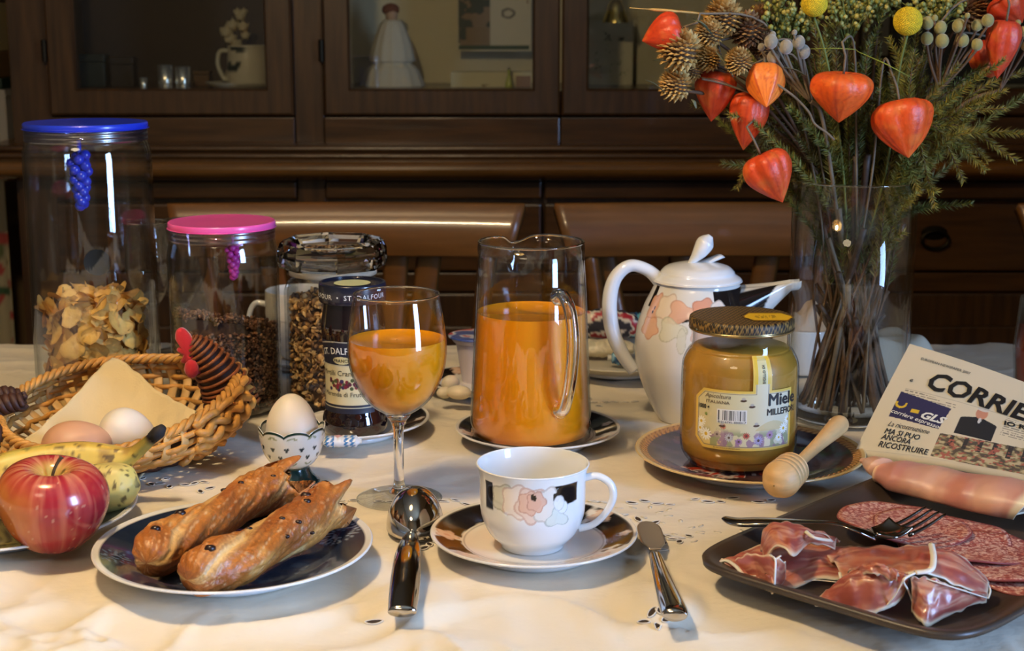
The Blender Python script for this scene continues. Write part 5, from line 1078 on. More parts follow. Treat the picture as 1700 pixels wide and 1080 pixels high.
def ham(label, sheets, fats):
    Vs = [sheet(*a) for a in sheets]; c = Vs[0][0].mean(0) * (1, 1, 0) + (0, 0, PZ); t = thing('cured_ham_slice', label, 'ham', c, group='folded cured ham slices')
    for V, F, C in Vs: obj('fold', (V - c, F), HAM, t, cols=C, solid=.0009)
    for pts, r_ in fats: P = cr([np.array(T(*p)) for p in pts], 6); obj('fat_edge', tube(P - c, r_ * .7, 7, flat=.6), FAT, t)
ham('folded slice of cured ham at the left tip of the platter, below the fork handle', [
    ([(1215, 925, .018), (1262, 905, .022), (1330, 900, .024), (1400, 905, .022), (1445, 912, .02)], [(1190, 940, .015), (1235, 958, .014), (1290, 984, .013), (1345, 964, .014), (1400, 962, .014), (1440, 940, .016)], 1, 70, 26, .002),
    ([(1262, 918, .020), (1272, 874, .040), (1318, 868, .043), (1362, 886, .036), (1395, 900, .024)], [(1268, 928, .022), (1290, 908, .036), (1320, 922, .034), (1345, 902, .030), (1385, 912, .022)], 2, 60, 26, .004),
    ([(1215, 932, .018), (1250, 918, .030), (1284, 924, .036), (1304, 934, .032)], [(1240, 952, .016), (1268, 966, .016), (1284, 984, .014), (1304, 958, .018)], 5, 40, 20, -.003)],
    [([(1187, 936, .017), (1205, 930, .019), (1222, 940, .019), (1236, 957, .017)], .0020), ([(1278, 921, .037), (1287, 928, .036), (1287, 950, .028), (1285, 980, .016)], .0011), ([(1287, 928, .036), (1296, 922, .037)], .0011), ([(1336, 880, .040), (1352, 892, .040), (1380, 897, .034)], .0024), ([(1300, 976, .0135), (1345, 963, .0145), (1392, 966, .0145)], .0008)])
ham('large rumpled slice of cured ham at the front of the platter', [
    ([(1365, 918, .018), (1430, 908, .024), (1495, 906, .030), (1535, 904, .042), (1580, 916, .040), (1620, 942, .030), (1642, 968, .020)], [(1400, 960, .020), (1440, 952, .032), (1482, 958, .034), (1520, 952, .038), (1560, 958, .034), (1600, 978, .026), (1638, 992, .016)], 3, 90, 26, .003),
    ([(1512, 956, .038), (1555, 960, .036), (1600, 980, .026), (1640, 990, .016)], [(1515, 1015, .016), (1538, 1038, .012), (1592, 1014, .013), (1636, 996, .014)], 4, 60, 26, .004),
    ([(1385, 985, .016), (1408, 950, .034), (1450, 938, .040), (1488, 948, .038), (1512, 962, .034)], [(1352, 1004, .013), (1395, 1014, .012), (1440, 1022, .013), (1478, 1008, .018), (1506, 975, .028)], 6, 70, 26, .006),
    ([(1408, 948, .034), (1440, 938, .041), (1476, 944, .042), (1492, 955, .038)], [(1420, 962, .030), (1448, 952, .038), (1474, 960, .036), (1488, 964, .036)], 8, 40, 14, .003)],
    [([(1546, 903, .044), (1550, 925, .043), (1545, 945, .041), (1520, 950, .040)], .0030), ([(1520, 950, .040), (1500, 962, .038), (1508, 980, .028), (1518, 1006, .018)], .0016), ([(1500, 962, .038), (1484, 990, .026), (1462, 1012, .016), (1436, 1020, .013)], .0010), ([(1353, 1003, .0145), (1380, 1006, .0145), (1410, 1018, .013)], .0026), ([(1530, 958, .037), (1575, 972, .033), (1638, 992, .018)], .0010), ([(1638, 965, .022), (1644, 980, .019), (1640, 993, .016)], .0010), ([(1394, 950, .022), (1398, 966, .020), (1402, 974, .018)], .0016)])
# rolled cooked ham
rA, rB = np.array(T(1462, 783, .026)), np.array(T(1716, 836, .028)); 
def rollf(u, v):
    P = rA + (rB - rA) * u[:, None]; a = -PI / 2 + v * 2.35 * PI; wdt = .0225 * (.55 + .45 * sm(0, .16, u)) * (1 + .12 * u); hgt = .0128 * (.6 + .4 * sm(0, .16, u)) * (1 + .2 * u) ; sp_ = 1 - .22 * v
    dx = (rB - rA)[:2] / np.linalg.norm((rB - rA)[:2]); pr2 = np.array((dx[1], -dx[0])); w = (1 + .16 * vn3(u * 4, v * 3, 5) + .07 * vn3(u * 11, v * 7, 6) + .05 * np.abs(vn3(u * 6 + v * 3, 2, 1))) * sp_
    P[:, :2] += pr2[None] * (wdt * np.cos(a) * w)[:, None]; P[:, 2] += hgt * np.sin(a) * w; P[:, :2] += dx * (.012 * np.sin(a * .8) * sm(.85, 1, u))[:, None]; P[:, 2] = np.maximum(P[:, 2], .0195 - .006 * 0); return P
V, F, u, v = grid(rollf, 120, 70); C = np.tile(lin((212, 156, 136)), (len(V), 1)); n = fbm(u * 5, v * 4, 2, 4); over(C, sm(.0, .4, n) * .5, (196, 116, 110)); over(C, sm(.05, .4, -n) * .5, (236, 184, 156)); over(C, sm(.93, .97, u + .02 * n), (236, 222, 194)); over(C, sm(.03, .0, u), (232, 200, 168)); over(C, (np.abs(v - .08) < .02).astype(float) * .6, (238, 214, 180))
rh_ = thing('rolled_ham', 'pink rolled slice of cooked ham along the back of the platter', 'ham', tuple(rA * (1, 1, 0)))
off = np.array(rh_.location); obj('ham_roll', (V - off, F), VP('cooked_ham', .42, sss=.2, coat=.05, bump=.15, bscale=90), rh_, cols=C, solid=.0012)
obj('twisted_tip', tube(cr([np.array(T(1432, 764, .026)) - off, np.array(T(1446, 768, .028)) - off, np.array(T(1466, 778, .030)) - off], 6), [.003, .0035, .003, .0035, .0045, .006, .0075, .009, .010, .011, .0115, .012, .012], 12, flat=.7), VP('cooked_ham_tip', .3) if False else mat('ham_tip', (226, 176, 150), .35, sss=.2), rh_)
# fork
STEELF = mat('fork_steel', (150, 146, 140), .14, metal=1)
fk0 = np.array(T(1203, 860, .030)); fk = thing('dinner_fork', 'steel fork lying across the cold cuts, handle to the left', 'fork', tuple(fk0 * (1, 1, 0)))
off = np.array(fk.location); FP = [T(1203, 859, .028), T(1225, 866, .028), T(1265, 866, .030), T(1330, 866, .036), T(1385, 868, .041), T(1420, 878, .040), T(1447, 888, .034)]
P = cr([np.array(p) - off for p in FP], 7); obj('handle', tube(P, cr([(.0035,), (.0075,), (.0080,), (.0042,), (.0030,), (.0034,), (.0060,)], 7)[:, 0], 14, flat=.32), STEELF, fk)
fa, fb = np.array(T(1447, 888, .034)) - off, np.array(T(1553, 849, .040)) - off; fd = (fb - fa); fl = np.linalg.norm(fd); fd /= fl; fp_ = np.cross(fd, (0, 0, 1)); fp_ /= np.linalg.norm(fp_); fu = np.cross(fp_, fd)
def fbf(u, v):
    w = .0115 * (.45 + .55 * sm(0, .45, u)); return fa + fd * (u * fl * .46)[:, None] + fp_ * ((v - .5) * 2 * w)[:, None] + fu * (-.0045 * np.sin(u * PI * .9) + .003 * (v * 2 - 1) ** 2)[:, None]
V, F, u, v = grid(fbf, 20, 16); obj('fork_root', (V, F), STEELF, fk, solid=.0016)
for k in range(4):
    o_ = (k - 1.5) * .0064; P = [fa + fd * (t * fl) + fp_ * o_ * (1 - .05 * t) + fu * (-.0045 * math.sin(min(t, .95) * PI * .9) + .006 * max(0, t - .45) ** 1.0 * .8) for t in np.linspace(.42, 1, 12)]; obj('tine', tube(P, np.linspace(.0016, .0009, 12), 8), STEELF, fk)

# ------------------------------------------------------------------ folded newspaper
BL, TL, TR, BR = [np.array(p) for p in (D(1420, 748, 1.238), D(1510, 569, 1.335), D(1800, 666, 1.235), D(1770, 800, 1.125))]
npo = BL * (1, 1, 0); nw = thing('newspaper', 'folded newspaper with bold black masthead leaning behind the platter', 'newspaper', tuple(npo))
def npf(u, v, off_=0):
    u_, v_ = u[:, None], v[:, None]; P = (1 - u_) * (1 - v_) * BL + u_ * (1 - v_) * BR + (1 - u_) * v_ * TL + u_ * v_ * TR
    nrm = np.cross(BR - BL, TL - BL); nrm /= np.linalg.norm(nrm); return P - npo + nrm * (off_ + .002 * np.sin(u * 5) + .0012 * np.sin(v * 4 + u * 3))[:, None]
ULEN = np.linalg.norm(TR - TL); VLEN = np.linalg.norm(TL - BL)
V, F, u, v = grid(lambda u, v: npf(u, v), 300, 240); C = np.tile(lin((216, 206, 180)), (len(V), 1)); X_, Y_ = u * ULEN, v * VLEN
# page layout in fractions (u right, v up)
# the page frame is fitted to the photograph: pixel -> (u, v) by inverting the patch projection
UV = {}
gu, gv = np.meshgrid(np.linspace(0, 1, 60), np.linspace(0, 1, 60), indexing='ij'); gp = npf(gu.ravel(), gv.ravel()) + npo
def proj(P): z_ = P[:, 1] * CT - (P[:, 2] - CAM_H) * ST; y_ = P[:, 1] * ST + (P[:, 2] - CAM_H) * CT; return 850 + FPX * P[:, 0] / z_, 540 - FPX * y_ / z_
gx, gy = proj(gp)
def uvof(px, py): i = np.argmin((gx - px) ** 2 + (gy - py) ** 2); return gu.ravel()[i], gv.ravel()[i]
PXv, PYv = proj(V + npo)
print('NEWS', [uvof(*p) for p in [(1535, 645), (1530, 612), (1700, 668), (1475, 690), (1560, 712), (1497, 652), (1580, 680), (1455, 735), (1540, 750)]], ULEN, VLEN)
def quad(p4):  # four page points (u,v)
    m = np.ones(len(V), bool); q = [uvof(*p) for p in p4]
    for i in range(4):
        a_, b_ = q[i], q[(i + 1) % 4]; m &= ((b_[0] - a_[0]) * (v - a_[1]) - (b_[1] - a_[1]) * (u - a_[0])) <= 0
    return m.astype(float)
adm = quad([(1497, 651), (1577, 678), (1558, 713), (1475, 690)]); over(C, adm, (44, 42, 84))
c0 = uvof(1497, 668); c1 = uvof(1519, 682)
over(C, adm * ((np.abs(np.hypot((u - c0[0]) * 1.3, (v - c0[1]) * .9) - .035) < .008) & (v < c0[1] + .01) & (u < c0[0] + .03)).astype(float), (222, 186, 50)); over(C, adm * sm(.018, .016, np.maximum(np.abs(u - c1[0]) * .8, np.abs(v - c1[1]))), (222, 186, 50))
ph = quad([(1560, 718), (1710, 745), (1710, 800), (1545, 755)]); n = fbm(u * 40, v * 50, 4, 3); over(C, ph, (150, 138, 100)); over(C, ph * sm(.0, .15, n), (88, 78, 66)); over(C, ph * sm(.1, .2, -n), (190, 176, 140)); over(C, ph * ((np.sin(u * 90) > .55) & (v > uvof(1600, 745)[1])).astype(float), (56, 52, 50)); over(C, ph * sm(.22, .26, fbm(u * 60, v * 60, 14, 2)), (168, 96, 80))
hc = uvof(1632, 686); sc2 = uvof(1615, 712); vb = uvof(1610, 724)[1]; dv_ = hc[1] - .04 - v; over(C, ((np.abs(u - hc[0]) < .016 + .075 * sm(.0, .05, dv_)) & (v > vb) & (dv_ > 0)).astype(float), (34, 34, 38)); over(C, sm(1.05, .95, np.hypot((u - hc[0]) / .030, (v - hc[1]) / .06)), (196, 138, 112)); over(C, sm(1.05, .95, np.hypot((u - hc[0] - .002) / .008, (v - hc[1] + .075) / .03)), (206, 206, 206)); over(C, sm(1.1, .9, np.hypot((u - hc[0]) / .03, (v - hc[1] - .045) / .022)), (206, 200, 190))
tl_ = ((np.sin(v * VLEN * 1900) > .3) & (vn3(u * 160, np.floor(v * VLEN * 1900 / 6.283) * 3.3, 1) > -.35)).astype(float)
for q4 in ([(1505, 645), (1590, 672), (1585, 680), (1500, 650)], [(1668, 692), (1760, 718), (1760, 745), (1660, 722)]): over(C, quad(q4) * tl_ * .75, (96, 90, 84))
over(C, (np.abs(v - (uvof(1560, 658)[1] + 0.0)) < .003).astype(float) * (u > .1) * .6, (130, 124, 112))
fp = obj('front_page', (V, F), VP('newsprint', .85), nw, cols=C)
def ntext(s, p0, p1, hpx, bold=0, shear=0, ink=INK, sx=None):
    """text whose baseline runs from page point p0 to p1"""
    a_, b_ = np.array(uvof(*p0)), np.array(uvof(*p1)); d = (b_ - a_) * (ULEN, VLEN); W_ = np.linalg.norm(d); Vt, Ft = text2d(s, 1, bold, shear); w0 = Vt[:, 0].max(); Vt = Vt.copy(); Vt[:, 0] *= W_ / w0; Vt[:, 1] *= hpx
    e = d / W_; e2 = np.array((-e[1], e[0])); P2 = a_ * (ULEN, VLEN) + Vt[:, 0:1] * e + Vt[:, 1:2] * e2; uu, vv = P2[:, 0] / ULEN, P2[:, 1] / VLEN
    nrm = np.cross(BR - BL, TL - BL); nrm /= np.linalg.norm(nrm); sgn = 1 if nrm[1] < 0 or nrm[2] > 0 else -1
    obj('print_lettering', (npf(uu, vv, .0007 * sgn), Ft), ink, fp)
ntext('CORRIERE', (1533, 641), (1762, 718), .034, .03, .12)
ntext('EUROPEAN NEWSPAPER 2007', (1530, 597), (1610, 621), .0050)
ntext('GLS', (1527, 694), (1568, 706), .013, .04, .25, WHITEINK); ntext('corriere espresso', (1479, 686), (1556, 710), .0070, .01, .1, WHITEINK)
ntext('La ricostruzione', (1473, 706), (1540, 722), .0085, 0, .3); ntext('MA SI PUO', (1468, 718), (1527, 731), .0092, .01); ntext('ANCORA', (1463, 728), (1512, 739), .0092, .01); ntext('RICOSTRUIRE', (1456, 741), (1540, 755), .0098, .01)
ntext('IO RIDO', (1668, 706), (1735, 722), .009, .03); ntext('45', (1508, 633), (1517, 635), .005, .03)
# lower layers and rolled fold
for k in range(1, 5): V2, F2_, _, _ = grid(lambda u, v: npf(u, v, (-.0016 * k) * (1 if True else 1)), 12, 10); obj('inner_sheet', (V2, F2_), mat('newsprint_plain', (206, 196, 170), .9), nw)
ub = np.linspace(0, 1, 30); Pf = npf(ub, np.zeros(30)); nn_ = np.cross(BR - BL, TL - BL); nn_ /= np.linalg.norm(nn_); obj('rolled_fold', tube(Pf - nn_ * .0035, .0042, 12), bpy.data.materials['newsprint_plain'], nw)

# ------------------------------------------------------------------ vase and dried bouquet
vx, vy = .322, 1.41; VH = D(1412, 299, vy).z; VR = .0578
va = thing('glass_vase', 'tall clear cylindrical glass vase holding the dried bouquet', 'vase', (vx, vy, 0))
P = np.array([(.0008, .001), (VR * .96, .001), (VR, .005), (VR, VH * .3), (VR, VH * .6), (VR, VH)]); I = P.copy(); I[:, 0] = np.clip(I[:, 0] - .0035, .0008, None); I[:3, 1] += .011
obj('vase_body', lathe(np.concatenate([P, I[::-1]]), 128), GLASS, va)
obj('rim', lathe([(VR - .0035, VH - .0002), (VR - .0018, VH + .0014), (VR, VH - .0002), (VR - .0018, VH - .0010)], 128, closed=True), SOLIDGLASS, va)
obj('thick_base', lathe([(.0008, .0015), (VR - .004, .0015), (VR - .0038, .011), (.0008, .0115)], 64), SOLIDGLASS, va)
STEMB = mat('brown_stem', (92, 66, 42), .75, var=.3, vscale=90, bump=.3, bscale=300); STEMG = mat('green_stem', (104, 112, 48), .6, var=.2, vscale=60); STEMO = mat('grey_stem', (112, 98, 78), .7, var=.2, vscale=80)
def stem_path(head, seed, lean=None, droop=0):
    rg = np.random.default_rng(seed); head = np.array(head); d = head[:2] - (vx, vy); l = np.linalg.norm(d) + 1e-6
    aim = d / max(l, .05) * min(l, .05) * .9; mouth = np.array((vx + aim[0] * .85 + rg.normal(0, .006), vy + aim[1] * .85 + rg.normal(0, .006), VH + .004)); m = mouth[:2] - (vx, vy); lm = np.linalg.norm(m); mouth[:2] = (vx, vy) + m * min(1, .046 / (lm + 1e-9))
    bot = np.array((vx - aim[0] * .5 + rg.normal(0, .016), vy - aim[1] * .5 + rg.normal(0, .016), .014)); b = bot[:2] - (vx, vy); lb_ = np.linalg.norm(b); bot[:2] = (vx, vy) + b * min(1, .044 / (lb_ + 1e-9))
    mid = (bot + mouth) / 2 + np.array((rg.normal(0, .005), rg.normal(0, .005), 0)); up = mouth * .45 + head * .55 + np.array((0, 0, .02 + droop)); up[:2] = mouth[:2] * .6 + head[:2] * .4 if droop else up[:2]
    return cr([bot, mid, mouth, up, head], 7)
def local(o, P): return np.asarray(P) - np.array(o.location)
PH = VP('lantern_husk', .42, sss=.3, sssc=(1, .3, .1), bump=.5, bscale=150)
def lantern(label, px, py, Y, w, h, tilt, rot, col, seed):
    c = np.array(D(px, py, Y)); s_ = Y / FPX * 1.02; R = w * s_ / 2; H = h * s_; t = thing('physalis_lantern', label, 'seed pod', (vx, vy, .014), group='orange physalis lanterns')
    from mathutils import Euler
    M = np.array(Euler((tilt[1], tilt[0], rot)).to_matrix())
    zz = np.linspace(0, 1, 30); prof = np.sin(np.clip(zz, 0, 1) ** .62 * PI) ** .72 * (1 - .38 * sm(.5, 1, 1 - zz) * 0); rr = np.where(zz < .06, .04 + zz * 3, 1)
    # zz 0 = pointed tip (bottom), 1 = stalk dimple (top)
    pl_ = cr([(.015, 0), (.16, .07), (.42, .20), (.70, .37), (.92, .55), (1.0, .71), (.95, .86), (.76, .96), (.46, 1.0), (.18, .965), (.04, .92)], 4); rad, zc_ = pl_[:, 0], pl_[:, 1]
    VF = lathe(np.column_stack([rad * R * 1.08, (zc_ - .55) * H]), 60, rfn=lambda R_, TH, Z: (R_ * (.885 + .115 * np.abs(np.cos(TH * 2.5 + .3)) ** .75 + .015 * np.sin(TH * 11 + seed) + .05 * vn3(np.cos(TH) * 2 + seed, np.sin(TH) * 2, Z * 60)), Z))
    V = VF[0]; r, a = polar(V); C = np.tile(lin(col), (len(V), 1)); rib = np.abs(np.cos(a * 2.5 + .3)); zf = (V[:, 2] / H + .55)
    over(C, sm(.97, 1, rib) * .7, (186, 50, 24)); n = fbm(V[:, 0] * 70 + seed, V[:, 1] * 70, V[:, 2] * 70, 4); over(C, sm(.025, .0, np.abs(n)) * .6, (190, 54, 24)); over(C, sm(.93, 1., np.abs(np.sin(a * 10 + 2 * n))) * .4, (196, 58, 26)); over(C, sm(.1, .4, n) * .4, (240, 140, 60)); over(C, sm(.8, .97, zf) * .25, (206, 74, 34))
    V = V @ M.T + c; top = np.array((0, 0, .42 * H)) @ M.T + c; stub = np.array((0, 0, .42 * H + .022)) @ M.T + c
    obj('husk', (local(t, V), VF[1]), PH, t, cols=C)
    sp_ = stem_path(stub + np.array((-.004, 0, .006)), seed, droop=.03); sp_ = np.concatenate([sp_, cr([stub, top], 3)[1:]]); obj('stalk', tube(local(t, sp_), .0011, 6), STEMO, t)
LN = [(1102, 56, 1.36, 62, 66, (1.2, .5), .4, (214, 70, 28), 'far left, its mouth showing, behind the golden cones'), (1187, 155, 1.38, 62, 82, (.05, .1), .9, (212, 70, 26), 'dark orange and pointed, half hidden under a twig at left'), (1242, 198, 1.375, 60, 92, (-.15, .05), 2.0, (216, 78, 30), 'deep orange with a long keel, left and low'),
      (1271, 144, 1.345, 60, 76, (.25, -.7), .2, (246, 132, 44), 'palest orange, dimpled top turned to the viewer'), (1397, 158, 1.335, 94, 80, (.0, .08), .63, (238, 98, 30), 'wide and heart-shaped, centre of the bouquet'), (1500, 211, 1.335, 96, 92, (-.12, -.28), .1, (232, 88, 28), 'large and shiny, right of the heart-shaped one'),
      (1279, 292, 1.35, 76, 86, (-.1, -.45), 1.1, (228, 82, 34), 'lowest one, hanging left of the vase rim'), (1664, 78, 1.38, 52, 92, (.05, .1), .3, (214, 74, 44), 'narrow reddish one at the upper right'), (1640, 100, 1.41, 60, 50, (1.1, .2), 1.3, (196, 62, 30), 'dark one tucked behind the narrow reddish one'),
      (1678, 12, 1.40, 66, 56, (.6, -.3), 2.2, (204, 64, 26), 'cut by the top right corner of the picture'), (1418, 218, 1.46, 26, 50, (.1, 0), .5, (196, 76, 32), 'small and deep inside, below the heart-shaped one')]
for k, (px, py, Y, w, h, tilt, rot, col, lab_) in enumerate(LN): lantern('orange physalis lantern, ' + lab_, px, py, Y, w, h, tilt, rot, col, 40 + k)
# golden cone heads made of scales
SCL = me = None
def scale_shape():
    V = np.array([(0, 0, 0), (-.45, .1, .45), (0, .28, .5), (.45, .1, .45), (0, -.05, 1.05), (0, .3, .9)]); F = np.array([[0, 3, 2], [0, 2, 1], [1, 2, 4], [2, 3, 4], [0, 1, 4], [0, 4, 3]]); return V, F
CONEM = VP('dry_scales', .6, bump=.1)
def cone(label, px, py, Y, w, axis, seed, tint=0):
    c = np.array(D(px, py, Y)); R = w * Y / FPX / 2; t = thing('dried_cone_flower', label, 'dried flower', (vx, vy, .014), group='golden scaly dried flower heads')
    n = 130; i = np.arange(n); z = 1 - 1.75 * (i + .5) / n; ph = i * 2.39996; rr = np.sqrt(1 - np.clip(z, -1, 1) ** 2); dirs = np.stack([rr * np.cos(ph), rr * np.sin(ph), z], -1)
    ax_ = np.array(axis, float); ax_ /= np.linalg.norm(ax_); M = lookm(ax_[None], (1, 1, 1))[0]; dirs = dirs @ M.T; tdir = dirs * .75 + ax_ * .55
    rg = np.random.default_rng(seed); cols = np.array([lin(x) for x in ([(206, 164, 92), (172, 126, 62), (226, 192, 122)], [(158, 112, 72), (120, 84, 54), (184, 142, 88)])[tint]])[rg.choice(3, n, p=[.45, .3, .25])]
    VF, C = scatter(scale_shape(), lookm(tdir, (R * .36, R * .36, R * .52)), dirs * R * .62 + c, cols * rg.uniform(.75, 1.15, n)[:, None])
    o = obj('scales', (local(t, VF[0]), VF[1]), CONEM, t, cols=C, smooth=False); o['kind'] = 'stuff'
    obj('heart', (local(t, ICO2[0] * R * .72 + c), ICO2[1]), mat('cone_core', (92, 64, 36), .8) if 'cone_core' not in bpy.data.materials else bpy.data.materials['cone_core'], t)
    obj('stalk', tube(local(t, stem_path(c - ax_ * R * .5, seed)), .0017, 6), STEMB, t)
CN = [(1130, 84, 1.355, 74, 'largest, at the left under the first lantern', 0), (1122, 142, 1.36, 56, 'lowest at far left, beside the cabinet glass', 0), (1202, 30, 1.38, 64, 'top left of the bouquet', 0), (1178, 56, 1.37, 50, 'between the top left and largest ones', 0), (1240, 50, 1.385, 62, 'brownish, upper row, right of the top left one', 1), (1262, 36, 1.40, 54, 'brownish, furthest right of the upper row', 1), (1226, 102, 1.345, 46, 'small tight cone above the pale lantern', 0), (1176, 98, 1.365, 44, 'mid left, partly covered by a grey leaf', 0), (1148, 116, 1.37, 40, 'small, between the largest and the lowest', 0), (1268, 76, 1.39, 44, 'brown, behind the grey balls', 1), (1612, 22, 1.42, 60, 'brown, far right beside the dark corner lantern', 1)]
for k, (px, py, Y, w, lab_, ti) in enumerate(CN): cone('golden dried scaly flower head, ' + lab_ if ti == 0 else 'dried scaly flower head, ' + lab_, px, py, Y, w, ((px - 1300) / 260, -.7, .55), 70 + k, ti)
# yellow billy buttons
for k, (px, py, w, lab_) in enumerate([(1352, 6, 42, 'round yellow button flower cut by the top edge'), (1507, 35, 46, 'round yellow button flower, whole, right of centre')]):
    Y = 1.36; c = np.array(D(px, py, Y)); R = w * Y / FPX / 2; t = thing('button_flower', lab_, 'flower', (vx, vy, .014), group='yellow button flowers')
    n = 700; i = np.arange(n); z = 1 - 2 * (i + .5) / n; rr = np.sqrt(1 - z * z); d = np.stack([rr * np.cos(i * 2.39996), rr * np.sin(i * 2.39996), z], -1)
    VF, C = scatter(ICO1, np.tile(np.eye(3) * R * .095, (n, 1, 1)), d * R * .94 + c, np.tile(lin((222, 190, 30)), (n, 1)) * RNG.uniform(.75, 1.1, n)[:, None]); o = obj('florets', (local(t, VF[0]), VF[1]), VP('yellow_florets', .7), t, cols=C); o['kind'] = 'stuff'
    obj('heart', (local(t, ICO2[0] * R * .93 + c), ICO2[1]), mat('button_core', (168, 132, 24), .8), t); obj('stalk', tube(local(t, stem_path(c - (0, 0, R), 90 + k)), .0012, 6), STEMG, t)
# grey and olive felt balls on forked stalks
FELTG = mat('grey_felt_ball', (142, 132, 112), .9, sheen=.6, bump=.3, bscale=900); FELTO = mat('olive_felt_ball', (150, 138, 76), .9, sheen=.5, bump=.3, bscale=900)
def balls(label, pts, Y, fork, m, sm_, seed):
    t = thing('ball_spray', label, 'dried flower', (vx, vy, .014)); f0 = np.array(D(*fork, Y + .01))
    for px, py, w in pts:
        c = np.array(D(px, py, Y + .006 * math.sin(px))); R = w * Y / FPX / 2; obj('ball', (local(t, ICO3[0] * R * (1, 1, 1.1) + c), ICO3[1]), m, t)
        obj('branch', tube(local(t, cr([f0, f0 * .4 + (c - (0, 0, R)) * .6 + (0, .003, -.002), c - (0, 0, R * .9)], 5)), .0013, 6), sm_, t)
    obj('stalk', tube(local(t, stem_path(f0, seed)), .0019, 6), sm_, t)
balls('spray of grey felted balls left of the heart-shaped lantern', [(1280, 69, 22), (1305, 78, 22), (1326, 70, 21), (1334, 86, 22), (1284, 95, 21), (1283, 58, 11), (1319, 54, 9), (1264, 78, 12)], 1.345, (1345, 168), FELTG, STEMO, 101)
balls('spray of olive felted balls right of the whole yellow button', [(1540, 38, 20), (1561, 46, 21), (1592, 43, 22), (1564, 68, 22), (1598, 67, 21), (1622, 74, 19), (1539, 64, 20), (1640, 34, 20), (1622, 42, 18), (1606, 26, 9), (1552, 30, 10)], 1.37, (1560, 150), FELTO, STEMB, 102)
balls('olive felted balls cut by the right edge beside the reddish lantern', [(1700, 52, 16), (1703, 76, 16), (1690, 38, 10)], 1.38, (1660, 150), FELTO, STEMB, 103)
# green berry clusters
BERRY = VP('green_berries', .5)
for k, (px, py, w, h, Y, lab_) in enumerate([(1292, 26, 70, 60, 1.40, 'green berry cluster at the top, left of the first yellow button'), (1405, 24, 72, 64, 1.40, 'green berry cluster at the top, right of the first yellow button'), (1556, 14, 96, 44, 1.41, 'wide green berry cluster along the top edge at right'), (1458, 6, 60, 36, 1.43, 'green berry cluster at the top between the two yellow buttons'), (1330, 36, 44, 40, 1.42, 'small green berry cluster under the first yellow button')]):
    n = 150; rg = np.random.default_rng(200 + k); t = thing('berry_cluster', lab_, 'dried flower', (vx, vy, .014)); L_ = [np.array(D(px + rg.normal(0, .27) * w, py + rg.normal(0, .27) * h, Y + rg.normal(0, .012))) for _ in range(n)]
    VF, C = scatter(ICO1, np.eye(3)[None] * (rg.uniform(.0017, .0031, n))[:, None, None], L_, np.array([lin(x) for x in [(150, 148, 66), (122, 124, 54), (178, 166, 88)]])[rg.choice(3, n)] * rg.uniform(.7, 1.15, n)[:, None]); o = obj('berries', (local(t, VF[0]), VF[1]), BERRY, t, cols=C); o['kind'] = 'stuff'
    base = np.array(D(px, py + h * .9, Y)); o = obj('twigs', join(*[tube(local(t, [base, (base + p) / 2 + (0, 0, .003), p]), .0005, 4) for p in L_[:50]]), STEMG, t); o['kind'] = 'stuff'; obj('stalk', tube(local(t, stem_path(base, 210 + k)), .0016, 6), STEMB, t)
# needle-leaved sprigs
NEED = VP('needle_leaves', .6)
def sprig(label, head, seed, ln=.0085, dens=15, col=(96, 104, 44), start=.38, droop=0, group='green needle-leaved sprigs', subs=2):
    rg = np.random.default_rng(seed); t = thing('needle_sprig', label, 'foliage', (vx, vy, .014), group=group); P = stem_path(head, seed, droop=droop); obj('stalk', tube(local(t, P), np.linspace(.0016, .0006, len(P)), 5), STEMB, t)
    seg = np.linalg.norm(np.diff(P, axis=0), axis=1).cumsum(); seg = np.r_[0, seg]; tot = seg[-1]; S0 = tot * start; paths = [(P, seg, S0, tot)]
    for b in range(subs):
        f0 = rg.uniform(.5, .85) * tot; p = np.array([np.interp(f0, seg, P[:, j]) for j in range(3)]); d = P[-1] - p; dl = np.linalg.norm(d) + 1e-9; sd = rg.normal(0, 1, 3) * (.35, .35, .25); q = p + d * .75 + sd * dl * .8; B = cr([p, (p + q) / 2 + (0, 0, .004), q], 6); sg = np.r_[0, np.linalg.norm(np.diff(B, axis=0), axis=1).cumsum()]; paths.append((B, sg, 0, sg[-1])); obj('side_shoot', tube(local(t, B), .0005, 4), STEMG, t)
    VV = []
    for (Q, sg, a_, b_) in paths:
        n = int((b_ - a_) * 1000 * dens / 4); s_ = rg.uniform(a_, b_, n); p = np.stack([np.interp(s_, sg, Q[:, j]) for j in range(3)], -1); p2 = np.stack([np.interp(s_ + .002, sg, Q[:, j]) for j in range(3)], -1) - np.stack([np.interp(s_ - .002, sg, Q[:, j]) for j in range(3)], -1); p2 /= np.linalg.norm(p2, axis=1)[:, None] + 1e-9
        d = rg.normal(size=(n, 3)); d /= np.linalg.norm(d, axis=1)[:, None]; d = d - p2 * np.sum(d * p2, 1)[:, None]; d /= np.linalg.norm(d, axis=1)[:, None] + 1e-9; dr = d * .8 + p2 * .75; l = ln * rg.uniform(.6, 1.15, n) * (1 - .4 * np.clip((s_ - a_) / (b_ - a_ + 1e-9), 0, 1) ** 3); e = p + dr * l[:, None]; w = np.cross(dr, rg.normal(size=(n, 3))); w /= np.linalg.norm(w, axis=1)[:, None] + 1e-9; w *= .00052
        VV.append(np.stack([p - w, p + w, e], 1))
    VV = np.concatenate(VV); n = len(VV); C = np.repeat(lin(col)[None] * rg.uniform(.65, 1.3, n)[:, None] * (1 + rg.normal(0, .08, (n, 3))), 3, 0); o = obj('needles', (local(t, VV.reshape(-1, 3)), np.arange(n * 3).reshape(-1, 3)), NEED, t, cols=np.clip(C, 0, 1), smooth=False); o['kind'] = 'stuff'
